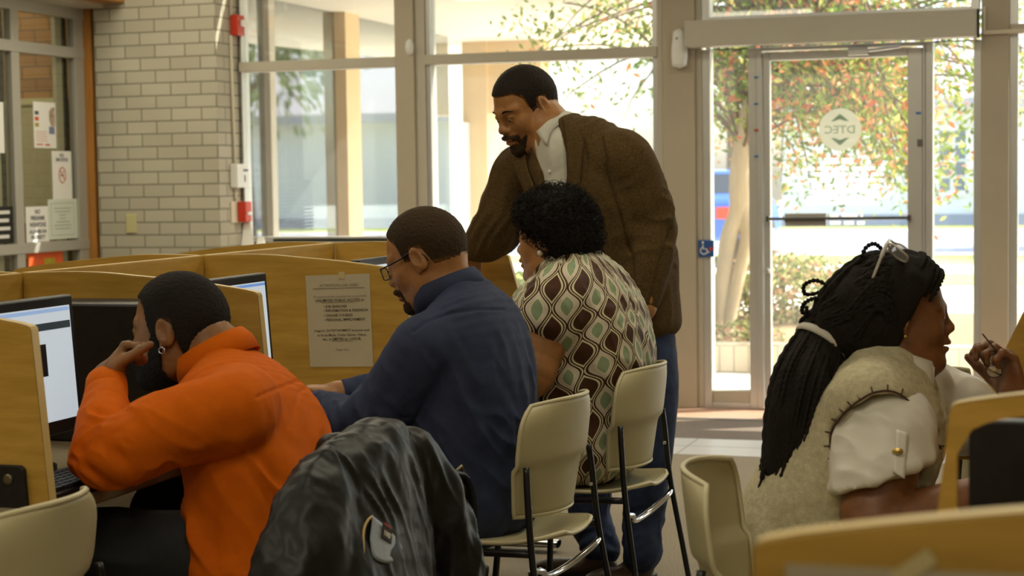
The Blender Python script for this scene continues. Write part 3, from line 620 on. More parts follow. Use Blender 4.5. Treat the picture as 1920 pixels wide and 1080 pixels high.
for i, y in enumerate(YD):
    last = i == 4
    o = divider(bank, 1, XS+.012, y, .66, extra=.07 if last else .0)
    if i == 1:
        b = bracket(o, -1.965, y-.013)
        o2 = obj('bolt', MB().ball((-1.965, y-.026, .755), (.011, .004, .011), 12, 8), mat('bronze', (.18, .15, .10), .4, metal=.7), o, smooth=True)
    divider(bank, -1, XS-.012, y, .66)
    if i < 4:
        bp = obj('back_panel', MB().box(XS-.012, XS+.012, y+.0135, YD[i+1]-.0135, .06, 1.096), M_maple_y, bank, bevel=.0015)
        obj('edge_band', MB().box(XS-.011, XS+.011, y+.015, YD[i+1]-.015, 1.0955, 1.0975), M_edge, bp)
obj('desktop', MB().box(XS+.013, -1.895, 1.9, 5.88, .672, .699), M_desk, bank, bevel=.004)
obj('desktop', MB().box(-3.27, XS-.013, 1.9, 5.88, .672, .699), M_desk, bank, bevel=.004)
for y in YD:
    for s in (1, -1):
        x = XS+s*.62
        lg = obj('leg', MB().box(x-.03, x+.03, y-.025, y+.025, .05, .672), M_post, bank, bevel=.004)
        xa = XS+s*.80 if s > 0 else XS+s*.66
        obj('foot', MB().grid(lambda a, b, x=x, y=y, s=s: (XS+s*(.1+.74*b), y+.045*math.cos(2*PI*a)*(1-.25*b), .03+.028*math.sin(2*PI*a)*(1-.5*b)), 12, 12, True), M_chrome, lg, smooth=True)
# notice taped to the third divider, reads from the camera side
M_noticep = mat('notice_paper', srgb(196, 186, 160), .75, var=.03, vscale=9)
def paper(name, c4, y, m, label, cat='notice', th=.0012):
    """a sheet on a divider's near face: four corners (x, z)"""
    o = obj(name, MB().prism([(x, y-.0005, z) for x, z in c4], (0, -th, 0)), m, origin=(c4[0][0], y-.001, c4[3][1])); tag(o, label, cat); return o
yn = 4.89-.013
q = [at(a, b, y=yn) for a, b in ((573, 517), (693, 513), (700, 687), (582, 688))]
c4 = [(p[0], p[2]) for p in q]; o = paper('printed_notice', c4, yn, M_noticep, 'white printed lab notice taped to the divider between the blue and orange shirts')
def on_paper(fx, fz):
    a = np.array(c4); t = a[0]*(1-fx)+a[1]*fx; b = a[3]*(1-fx)+a[2]*fx; p = t*(1-fz)+b*fz; return np.array([p[0], yn-.0022, p[1]])
rr = on_paper(1, .5)-on_paper(0, .5); rr /= np.linalg.norm(rr); uu = on_paper(.5, 0)-on_paper(.5, 1); uu /= np.linalg.norm(uu)
tx = MB(); bo = MB()
for body, fz, fx, size, al, bold, tgt in (('ATTENTION LAB USERS', .128, .52, .0120, 'CENTER', 0, tx), ('The purpose of the computer lab is to provide', .245, .52, .0092, 'CENTER', 0, tx), ('UNLIMITED PUBLIC ACCESS to', .29, .52, .0118, 'CENTER', .0002, bo),
        ('• JOB SEARCHES', .355, .26, .0108, 'LEFT', .0002, bo), ('• INFORMATION & RESEARCH', .40, .26, .0108, 'LEFT', .0002, bo), ('• ONLINE COURSES', .452, .26, .0108, 'LEFT', .0002, bo), ('• PERSONAL IMPROVEMENT', .50, .26, .0108, 'LEFT', .0002, bo),
        ('Usage for ENTERTAINMENT purposes such', .615, .53, .0100, 'CENTER', .0001, bo), ('as Social Media, Online Games, Videos,', .665, .53, .0102, 'CENTER', .0001, bo), ('etc., is LIMITED to 1 HOUR.', .71, .53, .0108, 'CENTER', .0002, bo), ('Thank You!', .825, .53, .0096, 'CENTER', 0, tx)):
    mesh_text(tgt, body, size, on_paper(fx, fz), rr, uu, (0, -1, 0), al, bold=bold, lift=.0002)
def rule(fx0, fx1, fz, w=.0009):
    a, b = on_paper(fx0, fz), on_paper(fx1, fz); bo.obox((a+b)/2, rr, uu, (0, 1, 0), np.linalg.norm(b-a), w, .0006)
rule(.11, .91, .145); rule(.24, .74, .298, .0006); rule(.37, .70, .718, .0006)
obj('lettering', tx, mat('print_ink_light', srgb(120, 112, 92), .8), o); obj('lettering', bo, mat('print_ink', srgb(84, 78, 62), .8), o)
a = on_paper(.57, .0); obj('tape', MB().box(a[0]-.010, a[0]+.010, yn-.003, yn-.0022, a[2]-.012, a[2]+.008), mat('clear_tape', srgb(206, 190, 140), .3), o)

# right-hand carrels in the foreground
XR0 = -.155
bank2 = empty('computer_carrel_bank', (.5, 2.4, 0), 'maple carrel bank at the lower right, before the woman with braids', 'study carrels')
XS2 = .505
ra, rb_ = 1.335, 2.15
divider(bank2, -1, XS2-.012, ra, XS2-.012+.236, drop=.055, lean=.02)
# divider with a cut-out and rounded opening
th = .026; Lb = XS2-.012+.15; pr = divider_profile(-1, XS2-.012, Lb, ztop=1.090, drop=.046, lean=.03)
outer = [(x, z) for x, z in pr]
xo, zo = -.075, .99
def zin(x): return np.interp(x, [-.137, -.132, -.120, -.105, -.085, -.06, .02, .44], [.985, 1.003, 1.015, 1.023, 1.029, 1.033, 1.037, 1.04])
m = MB()
front = [p for p in outer[2:]]               # top edge from the spine outwards, then down the front
xs_ = list(np.linspace(.44, -.137, 34))
tp = [(x, float(np.interp(-x, [-p[0] for p in outer[1:-3]], [p[1] for p in outer[1:-3]]))) for x in xs_]
bt = [(x, float(zin(x))) for x in xs_]
def plate(pts): m.prism([(x, rb_-th/2, z) for x, z in pts], (0, th, 0))
for i in range(len(xs_)-1): plate([tp[i], tp[i+1], bt[i+1], bt[i]])
zt_ = tp[-1][1]
plate([(-.137, zt_), (-.140, zt_-.001), (-.144, zt_-.004), (-.1455, zt_-.010), (-.185, .70), (-.137, .70)])
plate([(.44, 1.096), (.44, .70), (XS2-.012, .70), (XS2-.012, 1.096)]); plate([(-.137, .70), (.44, .70), (.44, .735), (-.137, .735)])
dv = obj('divider', m, M_maple, bank2)
e = MB()
for i in range(len(xs_)-1):
    (xa, za), (xb, zb_) = tp[i], tp[i+1]; e.add([(xa, rb_-th/2+.001, za+.0012), (xb, rb_-th/2+.001, zb_+.0012), (xb, rb_+th/2-.001, zb_+.0012), (xa, rb_+th/2-.001, za+.0012)], [(0, 1, 2, 3)])
e.add([(-.137, rb_-th/2+.001, zt_+.0012), (-.143, rb_-th/2+.001, zt_-.002), (-.143, rb_+th/2-.001, zt_-.002), (-.137, rb_+th/2-.001, zt_+.0012)], [(0, 1, 2, 3)])
obj('edge_band', e, M_edge, dv)
divider(bank2, -1, XS2-.012, 3.9, .595, lean=.02, extra=.14)
for y0, y1 in ((ra, rb_), (rb_, 3.9)):
    bp = obj('back_panel', MB().box(XS2-.012, XS2+.012, y0+.0135, y1-.0135, .45, 1.096), M_maple_y, bank2, bevel=.0015)
obj('desktop', MB().box(-.17, XS2-.013, 1.3, 3.88, .672, .699), M_desk, bank2, bevel=.004)
for y in (ra, rb_, 3.9):
    lg = obj('leg', MB().box(-.1, -.04, y-.025, y+.025, .05, .672), M_post, bank2, bevel=.004)
    obj('foot', MB().box(-.24, .4, y-.04, y+.04, 0, .05), M_chrome, lg, bevel=.015)
yf = ra-.013
c = [at(a, b, y=yf) for a, b in ((1474, 1057), (1985, 1080))]
o = paper('posted_sheet', [(c[0][0], c[0][2]), (c[1][0], c[1][2]), (c[1][0]-.004, c[1][2]-.2), (c[0][0]+.006, c[0][2]-.216)], yf, mat('sheet_paper', srgb(184, 172, 146), .75), 'blank white sheet taped to the nearest maple divider at the lower right', 'sheet of paper')
pc = at(1712, 1066, y=yf-.003); obj('tape', MB().obox(pc, (.8, 0, .6), (-.6, 0, .8), (0, 1, 0), .035, .013, .0008), mat('clear_tape', (.6, .5, .3), .3), o)
# monitor and papers behind the cut-out
def monitor(name, c, rz, w, h, zb, label, screen=None, tilt=.0, back=False, base=True):
    """flat monitor; local +x is the screen's front, y across"""
    e = empty(name, (c[0], c[1], .7), label, 'monitor', rz=rz)
    T = lambda p: (p[0]-math.sin(tilt)*(p[2]-zb), p[1], p[2]-.699)
    def bx(x0, x1, y0, y1, z0, z1):
        b = MB().box(x0, x1, y0, y1, z0, z1); b.v = [T(v) for v in b.v]; return b
    obj('bezel', bx(-.03, 0, -w/2, w/2, zb, zb+h), M_black, e, local=True, bevel=.004)
    obj('rear_shell', bx(-.075, -.03, -w*.36, w*.36, zb+.05, zb+h*.8), M_black, e, local=True, bevel=.02)
    s = obj('screen', bx(0, .0015, -w/2+.018, w/2-.018, zb+.03, zb+h-.022), screen or M_black, e, local=True)
    if base:
        obj('neck', MB().box(-.07, -.035, -.03, .03, .01, zb-.699+.12), M_black, e, local=True, bevel=.006)
        obj('foot', MB().grid(lambda a, b: (-.04+.07*math.cos(2*PI*a)*(1-.001), .13*math.sin(2*PI*a), .012*b), 28, 3, True).add([(-.04+.07*math.cos(2*PI*k/28), .13*math.sin(2*PI*k/28), .012) for k in range(28)], [tuple(range(28))]), M_black, e, local=True)
    return e, s, bx
M_scr = mat('lit_screen', srgb(150, 156, 160), .3, emit=(*srgb(196, 206, 214), .78))
e, s, bx = monitor('computer_monitor', (-2.125, 3.22, .7), 0, .44, .30, .775, 'lit monitor showing a web page in front of the man in orange', M_scr, tilt=.07)
w, zb = .44, .775
def scr(x0, x1, z0, z1, col, em=1., name='page_block'):
    m_ = mat('page_%d_%d_%d' % col, srgb(*col), .4, emit=(*srgb(*col), em)); obj(name, bx(.0016, .0022, x0, x1, z0, z1), m_, s, local=True)
E_ = .6
scr(-.20, .198, 1.042, 1.050, (150, 180, 225), E_, 'browser_bar'); scr(-.20, .198, 1.004, 1.020, (52, 62, 70), .4, 'menu_bar'); scr(-.20, -.03, 1.006, 1.018, (190, 150, 40), .5, 'menu_tab')
scr(-.18, .095, .905, .975, (26, 24, 26), .3, 'picture_block'); scr(.0, .012, .935, .948, (190, 70, 40), .5, 'picture_spot')
for k in range(3): scr(-.05, .08-.02*k, .882-.014*k, .886-.014*k, (212, 190, 176), E_, 'text_line')
scr(.02, .062, .832, .846, (96, 112, 108), .5, 'button'); scr(-.1, .14, .815-.006, .812-.004, (190, 196, 196), E_, 'text_line')
e, s, bx = monitor('computer_monitor', (-2.07, 4.125, .7), 0, .385, .30, .775, 'lit monitor with a plain pale screen before the man in blue', M_scr, tilt=.07)
obj('title_bar', bx(.0016, .0022, -.173, .173, 1.043, 1.05), mat('page_blue', srgb(110, 150, 220), .4, emit=(*srgb(110, 150, 220), .6)), s, local=True)
obj('power_light', bx(.0005, .003, .176, .182, .782, .789), mat('blue_led', srgb(40, 80, 220), .4, emit=(*srgb(60, 100, 240), 2)), e, local=True)
monitor('computer_monitor', (-2.10, 5.22, .7), 0, .40, .30, .775, 'monitor whose dark top edge shows beyond the divider with the notice', M_scr, tilt=.05)
e, s, bx = monitor('computer_monitor', (.165, 2.36, .7), PI/2+.02, .60, .285, .705+.01, 'large black monitor seen from behind through the cut-out of the right divider', None, tilt=.0)
pt = at(1914, 858, y=2.275)
obj('paper_tag', MB().prism([(pt[0]+.018*(1 if k % 2 else .6)*math.cos(k*PI/5+.2), pt[1], pt[2]+.018*(1 if k % 2 else .6)*math.sin(k*PI/5+.2)) for k in range(10)], (0, -.002, 0)), mat('cream_tag', srgb(206, 196, 150), .7), e)
# computer tower beside the monitor
e = empty('computer_tower', (-2.15, 3.79, .699), 'black computer tower standing on the desk behind the man in orange', 'computer')
obj('case', MB().box(-2.42, -2.03, 3.70, 3.885, .70, 1.035), M_black, e, bevel=.006)
obj('front_bezel', MB().box(-2.03, -2.01, 3.702, 3.883, .702, 1.033), M_black, e, bevel=.008)
obj('drive_slot', MB().box(-2.009, -2.007, 3.72, 3.865, .96, .985), M_gap, e)
# keyboards
def keyboard(c, rz, label):
    e = empty('keyboard', (c[0], c[1], .7), label, 'keyboard', rz=rz)
    obj('base', MB().box(-.068, .068, -.21, .21, .0, .018), M_black, e, local=True, bevel=.005)
    k = MB(); ex = []; ey = []
    for r in range(6): x = -.057+.0205*r; ex += [(x-.0085, .018), (x-.0075, .026), (x+.0075, .026), (x+.0085, .018)]
    for q in range(20): y = -.195+.0205*q; ey += [(y-.009, 0), (y-.0078, 1), (y+.0078, 1), (y+.009, 0)]
    V_ = [(x, y, z if on else .018) for x, z in ex for y, on in ey]; n_ = len(ey)
    k.add(V_, [(i*n_+j, (i+1)*n_+j, (i+1)*n_+j+1, i*n_+j+1) for i in range(len(ex)-1) for j in range(n_-1)])
    obj('key_surface', k, mat('key_caps', (.02, .02, .022), .5), e, local=True)
keyboard((-1.965, 3.16), 0, 'black keyboard in front of the web page monitor')
keyboard((-1.965, 4.30), 0, 'black keyboard under the hands of the man in blue')
o = obj('loose_paper', MB().obox((.05, 2.95, .7005), (.9, .4, 0), (-.4, .9, 0), (0, 0, 1), .216, .28, .001), M_p2); tag(o, 'white paper lying on the right desk beyond the black monitor', 'sheet of paper')
o = obj('loose_paper', MB().obox((-.02, 2.62, .7005), (.7, -.6, 0), (.6, .7, 0), (0, 0, 1), .216, .28, .001), mat('bluish_paper', srgb(206, 214, 226), .6)); tag(o, 'bluish paper lying on the right desk behind the cut-out divider', 'sheet of paper')

# ---------------------------------------------------------------- chairs
M_shell = mat('cream_shell', srgb(190, 180, 140), .42, var=.05, vscale=5, spec=.45)
M_rim = mat('cream_rim', srgb(206, 196, 158), .4)
M_blk = mat('black_tube', (.010, .010, .011), .35, spec=.5)
def shell_sheet(fn, nu, nv, th):
    """a closed thin shell following fn(u, v) -> (point, normal)"""
    mb = MB(); A = []; B = []
    for j in range(nv):
        for i in range(nu):
            p, n = fn(i/(nu-1), j/(nv-1)); A.append(p+n*th/2); B.append(p-n*th/2)
    N = nu*nv; fs = []
    for j in range(nv-1):
        for i in range(nu-1):
            a = j*nu+i; fs += [(a, a+1, a+nu+1, a+nu), (N+a, N+a+nu, N+a+nu+1, N+a+1)]
    bd = [i for i in range(nu)]+[j*nu+nu-1 for j in range(1, nv)]+[(nv-1)*nu+i for i in range(nu-2, -1, -1)]+[j*nu for j in range(nv-2, 0, -1)]
    for k in range(len(bd)): a, b = bd[k], bd[(k+1) % len(bd)]; fs.append((b, a, N+a, N+b))
    mb.add(A+B, fs); return mb, [(A[i]+B[i])/2 for i in bd]
ZB0, ZB1 = .50, .785
def back_pt(u, v):
    """backrest: narrower at the bottom, rounded top corners, wrapped forward at the sides"""
    s = 2*u-1; wv = .158+.042*min(1, v/.55) if v < .55 else .20
    z = ZB0+(ZB1-ZB0)*v
    if v > .72:
        k = (v-.72)/.28; wv *= math.sqrt(max(0, 1-(k**2.6)*.42))
    zz = z-.012*(abs(s)**3)*v
    x = -.205-.035*(v-.2)+.065*(abs(s)**2.2)+(.012 if v < .42 else .012*max(0, 1-(v-.42)/.06))*1.0
    return np.array([x, s*wv, zz]), np.array([-1., -.35*s, 0])/math.hypot(1, .35*s)
def seat_pt(u, v):
    s = 2*u-1; x = .20-.42*v; w = .20*(1-.22*max(0, (v-.5)/.5)**2.2)*(1-.12*max(0, .25-v)/.25)
    if v > .86: w *= math.sqrt(max(0.05, 1-((v-.86)/.14)**2*.75))
    z = .435+.012*abs(s)**2.5-.022*max(0, (.22-v)/.22)**2-.006*math.sin(PI*v)+.01*max(0, (v-.75)/.25)
    return np.array([x, s*w, z]), np.array([0, 0, 1.])
_bk, _brim = shell_sheet(back_pt, 25, 22, .007); _st, _srim = shell_sheet(seat_pt, 21, 19, .008)
def make_chair(label, group):
    e = empty('stacking_chair', (0, 0, 0), label, 'chair', group)
    b = obj('backrest', _bk, M_shell, e, local=True, smooth=True)
    obj('rim', MB().tube(_brim[::1]+[_brim[0]], .0058, 6), M_rim, b, local=True, smooth=True)
    s = obj('seat', _st, M_shell, e, local=True, smooth=True)
    obj('rim', MB().tube(_srim+[_srim[0]], .006, 6), M_rim, s, local=True, smooth=True)
    for q in (1, -1):
        obj('leg', MB().tube(spline([(-.172, q*.192, .63), (-.178, q*.200, .56), (-.19, q*.207, .42), (-.225, q*.225, .2), (-.255, q*.24, .006)], 20), .0085, 8), M_blk, e, local=True, smooth=True)
        obj('leg', MB().tube(spline([(-.185, q*.205, .424), (.0, q*.195, .415), (.15, q*.19, .41), (.185, q*.195, .39), (.20, q*.215, .2), (.215, q*.235, .006)], 26), .0095, 8), M_blk, e, local=True, smooth=True)
        obj('rivet', MB().ball((-.176, q*.197, .60), (.006, .006, .006), 8, 6).ball((-.180, q*.185, .53), (.006, .006, .006), 8, 6), M_chrome, e, local=True)
    obj('brace', MB().tube(spline([(-.192, -.207, .385), (-.195, -.16, .375), (-.17, -.08, .345), (-.16, 0, .335), (-.17, .08, .345), (-.195, .16, .375), (-.192, .207, .385)], 30), .0085, 8), M_chrome, e, local=True, smooth=True)
    obj('brace', MB().tube([(.18, -.195, .40), (.18, .195, .40)], .007, 8), M_blk, e, local=True)
    return e
CH = make_chair('', None)
def place_chair(x, y, rz, label, first=False):
    c = CH if first else copy_tree(CH); c.location = (x, y, 0); c.rotation_euler = (0, 0, rz); c['label'] = label; c['category'] = 'chair'; c['group'] = 'cream stacking chairs'; return c
place_chair(-1.40, 4.19, PI-.13, 'cream stacking chair under the man in the blue shirt', True)
place_chair(-1.365, 4.91, PI-.08, 'cream stacking chair under the woman in the patterned blouse')
place_chair(-1.56, 3.22, PI-.1, 'cream stacking chair with a black jacket hung over its back')
place_chair(-1.875, 2.60, PI-.0, 'empty cream stacking chair at the lower left corner')
place_chair(-.465, 3.20, .05, 'cream stacking chair behind the woman with braids')
place_chair(-.12, 4.86, .02, 'empty cream stacking chair far back beyond the woman with braids')
# ---------------------------------------------------------------- organic shapes : blended solids meshed with surface nets
V3 = lambda *a: np.array(a, float)
def unit(v): v = np.array(v, float); return v/(np.linalg.norm(v)+1e-12)
def frame(f, up=(0, 0, 1)):
    """columns: forward, left, up"""
    f = unit(f); l = unit(np.cross(up, f)); return np.stack([f, l, np.cross(f, l)], 1)
def smin(a, b, k):
    h = np.clip(.5+.5*(b-a)/k, 0, 1); return b+(a-b)*h-k*h*(1-h)
class S:
    """a list of blended primitives; every one is (function, blend, mode)"""
    def __init__(s): s.p = []
    def put(s, fn, k=.02, mode='+', bs=None): s.p.append((fn, k, mode, bs)); return s
    def ball(s, c, r, R=None, k=.02, mode='+'):
        c = np.array(c, float); r = np.array(r if hasattr(r, '__len__') else (r, r, r), float); R = np.eye(3) if R is None else R
        def fn(P):
            q = (P-c)@R; k0 = np.linalg.norm(q/r, axis=1); k1 = np.linalg.norm(q/(r*r), axis=1)+1e-9; return k0*(k0-1)/k1
        return s.put(fn, k, mode, (c, r.max()))
    def cap(s, a, b, ra, rb=None, k=.02, mode='+'):
        a = np.array(a, float); b = np.array(b, float); rb = ra if rb is None else rb; ba = b-a; L = ba@ba+1e-12
        def fn(P): h = np.clip((P-a)@ba/L, 0, 1); return np.linalg.norm(P-a-h[:, None]*ba, axis=1)-(ra+(rb-ra)*h)
        return s.put(fn, k, mode, ((a+b)/2, math.sqrt(L)/2+max(ra, rb)))
    def limb(s, pts, rs, k=.02, n=None, mode='+'):
        """tapered curved limb through pts"""
        n = n or 4*len(pts); Q = spline([list(p)+[r] for p, r in zip(pts, rs)], n)
        def fn(P):
            d = np.full(len(P), 9.)
            for i in range(n-1):
                a, b = Q[i, :3], Q[i+1, :3]; ba = b-a; L = ba@ba+1e-12; h = np.clip((P-a)@ba/L, 0, 1)
                d = np.minimum(d, np.linalg.norm(P-a-h[:, None]*ba, axis=1)-(Q[i, 3]+(Q[i+1, 3]-Q[i, 3])*h))
            return d
        c = Q[:, :3].mean(0); return s.put(fn, k, mode, (c, np.linalg.norm(Q[:, :3]-c, axis=1).max()+Q[:, 3].max()))
    def trunk(s, pts, a, b, side, k=.03, n=24, mode='+', pw=2.4):
        """a body of elliptical sections along pts: half-widths a along side, b across it"""
        sd = side if hasattr(side[0], '__len__') else [side]*len(pts)
        Q = spline([list(p)+[x, y]+list(q) for p, x, y, q in zip(pts, a, b, sd)], n)
        def fn(P):
            best = np.full(len(P), 9.); 
            for i in range(n-1):
                A, B = Q[i, :3], Q[i+1, :3]; ba = B-A; L = ba@ba; t = ba/math.sqrt(L); hr = (P-A)@ba/L; h = np.clip(hr, 0, 1)
                v = P-A-h[:, None]*ba; sv = unit(Q[i, 5:8]-t*(t@Q[i, 5:8])); w = np.cross(t, sv)
                aa = Q[i, 3]+(Q[i+1, 3]-Q[i, 3])*h; bb = Q[i, 4]+(Q[i+1, 4]-Q[i, 4])*h; u = np.abs(v@sv)/aa; ww = np.abs(v@w)/bb; l = v@t
                c = np.minimum(aa, bb); lin = np.abs(l)/(c*.6) if i in (0, n-2) else np.abs(l)/(c*.35)
                r = (u**pw+ww**pw+lin**pw)**(1/pw)
                best = np.minimum(best, (r-1)*c*.9)
            return best
        return s.put(fn, k, mode)
    def cut(s, p, n, k=.004):
        """removes everything on the side n of the plane through p"""
        p = np.array(p, float); n = unit(n); return s.put(lambda P: (p-P)@n, k, '-')
    def keep(s, fn, k=.004): return s.put(fn, k, '&')
    def __call__(s, P):
        d = None
        for fn, k, mode, bs in s.p:
            if d is None: d = fn(P); continue
            if bs is not None:
                lb = np.linalg.norm(P-bs[0], axis=1)-bs[1]; m = lb < (d if mode == '+' else -d)+k
                if not m.any(): continue
                e = fn(P[m]); dm = d[m]; d[m] = smin(dm, e, k) if mode == '+' else -smin(-dm, e, k) if mode == '-' else -smin(-dm, -e, k)
            else:
                e = fn(P); d = smin(d, e, k) if mode == '+' else -smin(-d, e, k) if mode == '-' else -smin(-d, -e, k)
        return d

_lat = np.random.default_rng(3).uniform(-1, 1, (32, 32, 32))
def vnoise(P):
    """smooth value noise, one octave"""
    i = np.floor(P).astype(int); f = P-i; f = f*f*(3-2*f); i &= 31; j = (i+1) & 31
    x, y, z = f.T
    def L(a, b, c): return _lat[a, b, c]
    c00 = L(i[:, 0], i[:, 1], i[:, 2])*(1-x)+L(j[:, 0], i[:, 1], i[:, 2])*x; c10 = L(i[:, 0], j[:, 1], i[:, 2])*(1-x)+L(j[:, 0], j[:, 1], i[:, 2])*x
    c01 = L(i[:, 0], i[:, 1], j[:, 2])*(1-x)+L(j[:, 0], i[:, 1], j[:, 2])*x; c11 = L(i[:, 0], j[:, 1], j[:, 2])*(1-x)+L(j[:, 0], j[:, 1], j[:, 2])*x
    return (c00*(1-y)+c10*y)*(1-z)+(c01*(1-y)+c11*y)*z
def fbm(P, o=3):
    r = 0; a = 1
    for k in range(o): r = r+a*vnoise(P*(2**k)+k*7.3); a *= .5
    return r
def folds(P, dirs, freq, seed=0):
    """drawn-out creases running along dirs"""
    R = frame(dirs, (.3, .2, 1) if abs(unit(dirs)[2]) < .9 else (1, 0, 0)); q = P@R*freq*np.array([.22, 1, 1])+seed*3.1
    q = q+.5*np.stack([vnoise(q*.7+5), vnoise(q*.7+9), vnoise(q*.7+13)], 1)
    n = vnoise(q); return (1-np.abs(n)*2.2)

def nets(fn, lo, hi, h, pad=.02, slack=1.5):
    """naive surface nets of fn=0 in the box lo..hi at cell size h (evaluated only near the surface)"""
    lo = np.array(lo, float)-pad; hi = np.array(hi, float)+pad; B = 6
    nb = np.ceil((hi-lo)/(h*B)).astype(int); N = nb*B+1
    cx = [lo[i]+h*B*(np.arange(nb[i])+.5) for i in range(3)]
    C = np.stack(np.meshgrid(*cx, indexing='ij'), -1).reshape(-1, 3); dc = fn(C)
    near = np.abs(dc) < h*B*.87*slack+.012
    D = np.ones(tuple(N), np.float32)
    sg = np.where(dc < 0, -1, 1).reshape(nb); D[:-1, :-1, :-1] = np.repeat(np.repeat(np.repeat(sg, B, 0), B, 1), B, 2)
    idx = np.argwhere(near.reshape(nb))
    if not len(idx): return [], []
    mask = np.zeros(tuple(N), bool)
    for a, b, c in idx: mask[a*B:a*B+B+1, b*B:b*B+B+1, c*B:c*B+B+1] = True
    q = np.argwhere(mask); vals = np.empty(len(q), np.float32)
    for s0 in range(0, len(q), 400000): vals[s0:s0+400000] = fn(lo+q[s0:s0+400000]*h)
    D[mask] = vals
    D[0] = D[-1] = 1; D[:, 0] = D[:, -1] = 1; D[:, :, 0] = D[:, :, -1] = 1
    neg = D < 0
    c8 = [(i, j, k) for i in (0, 1) for j in (0, 1) for k in (0, 1)]
    sl = lambda o, n: tuple(slice(o[a], n[a]-1+o[a]) for a in range(3))
    cnt = sum(neg[sl(o, N)].astype(np.int8) for o in c8)
    cells = np.argwhere((cnt > 0) & (cnt < 8)); vid = -np.ones(tuple(N-1), np.int64); vid[tuple(cells.T)] = np.arange(len(cells))
    acc = np.zeros((len(cells), 3)); num = np.zeros(len(cells))
    for i, a in enumerate(c8):
        for b in c8[i+1:]:
            if sum(abs(a[k]-b[k]) for k in range(3)) != 1: continue
            pa = cells+np.array(a); pb = cells+np.array(b); da = D[tuple(pa.T)]; db = D[tuple(pb.T)]; m = (da < 0) != (db < 0)
            t = da[m]/(da[m]-db[m]); acc[m] += pa[m]+(pb[m]-pa[m])*t[:, None]; num[m] += 1
    V = lo+acc/num[:, None]*h; F = []
    for ax in range(3):
        u, v = (ax+1) % 3, (ax+2) % 3; n1 = list(N); n1[ax] -= 1
        s0 = [slice(0, None)]*3; s1 = [slice(0, None)]*3; s0[ax] = slice(0, -1); s1[ax] = slice(1, None)
        A, Bn = neg[tuple(s0)], neg[tuple(s1)]; e = np.argwhere(A != Bn)
        e = e[(e[:, u] > 0) & (e[:, v] > 0) & (e[:, u] < N[u]-1) & (e[:, v] < N[v]-1)]
        if not len(e): continue
        du = np.zeros(3, int); du[u] = 1; dv = np.zeros(3, int); dv[v] = 1
        q = np.stack([vid[tuple(x.T)] for x in (e-du-dv, e-dv, e, e-du)], 1); inside = A[tuple(e.T)]
        q[~inside] = q[~inside][:, ::-1]; F.append(q)
    F = np.concatenate(F); F = F[(F >= 0).all(1)]
    return V, F
def normals(V, F):
    a, b, c, d = (V[F[:, i]] for i in range(4)); n = np.cross(c-a, d-b); out = np.zeros_like(V)
    for i in range(4): np.add.at(out, F[:, i], n)
    return out/(np.linalg.norm(out, axis=1)[:, None]+1e-12)
def relax(V, F, it=2, lam=.5):
    E = np.concatenate([F[:, [0, 1]], F[:, [1, 2]], F[:, [2, 3]], F[:, [3, 0]]])
    for _ in range(it):
        s = np.zeros_like(V); n = np.zeros(len(V)); np.add.at(s, E[:, 0], V[E[:, 1]]); np.add.at(n, E[:, 0], 1); V = V+(s/np.maximum(n, 1)[:, None]-V)*lam
    return V
def solid(name, sd, lo, hi, h, m, parent=None, disp=None, smooth=2, attr=None, pad=.02, origin=None, grow=0.):
    f = (lambda P: sd(P)-grow) if grow else sd
    V, F = nets(f, lo, hi, h, pad)
    V = relax(np.array(V), F, smooth)
    if disp is not None: V = V+normals(V, F)*disp(V)[:, None]
    mb = MB(); mb.v = V.tolist(); mb.f = F.tolist(); o = obj(name, mb, m, parent, smooth=True, origin=origin)
    if attr:
        for an, fn in attr.items():
            val = fn(V); a = o.data.attributes.new(an, 'FLOAT_VECTOR' if val.ndim == 2 else 'FLOAT', 'POINT'); a.data.foreach_set('vector' if val.ndim == 2 else 'value', val.astype(np.float32).ravel())
    return o

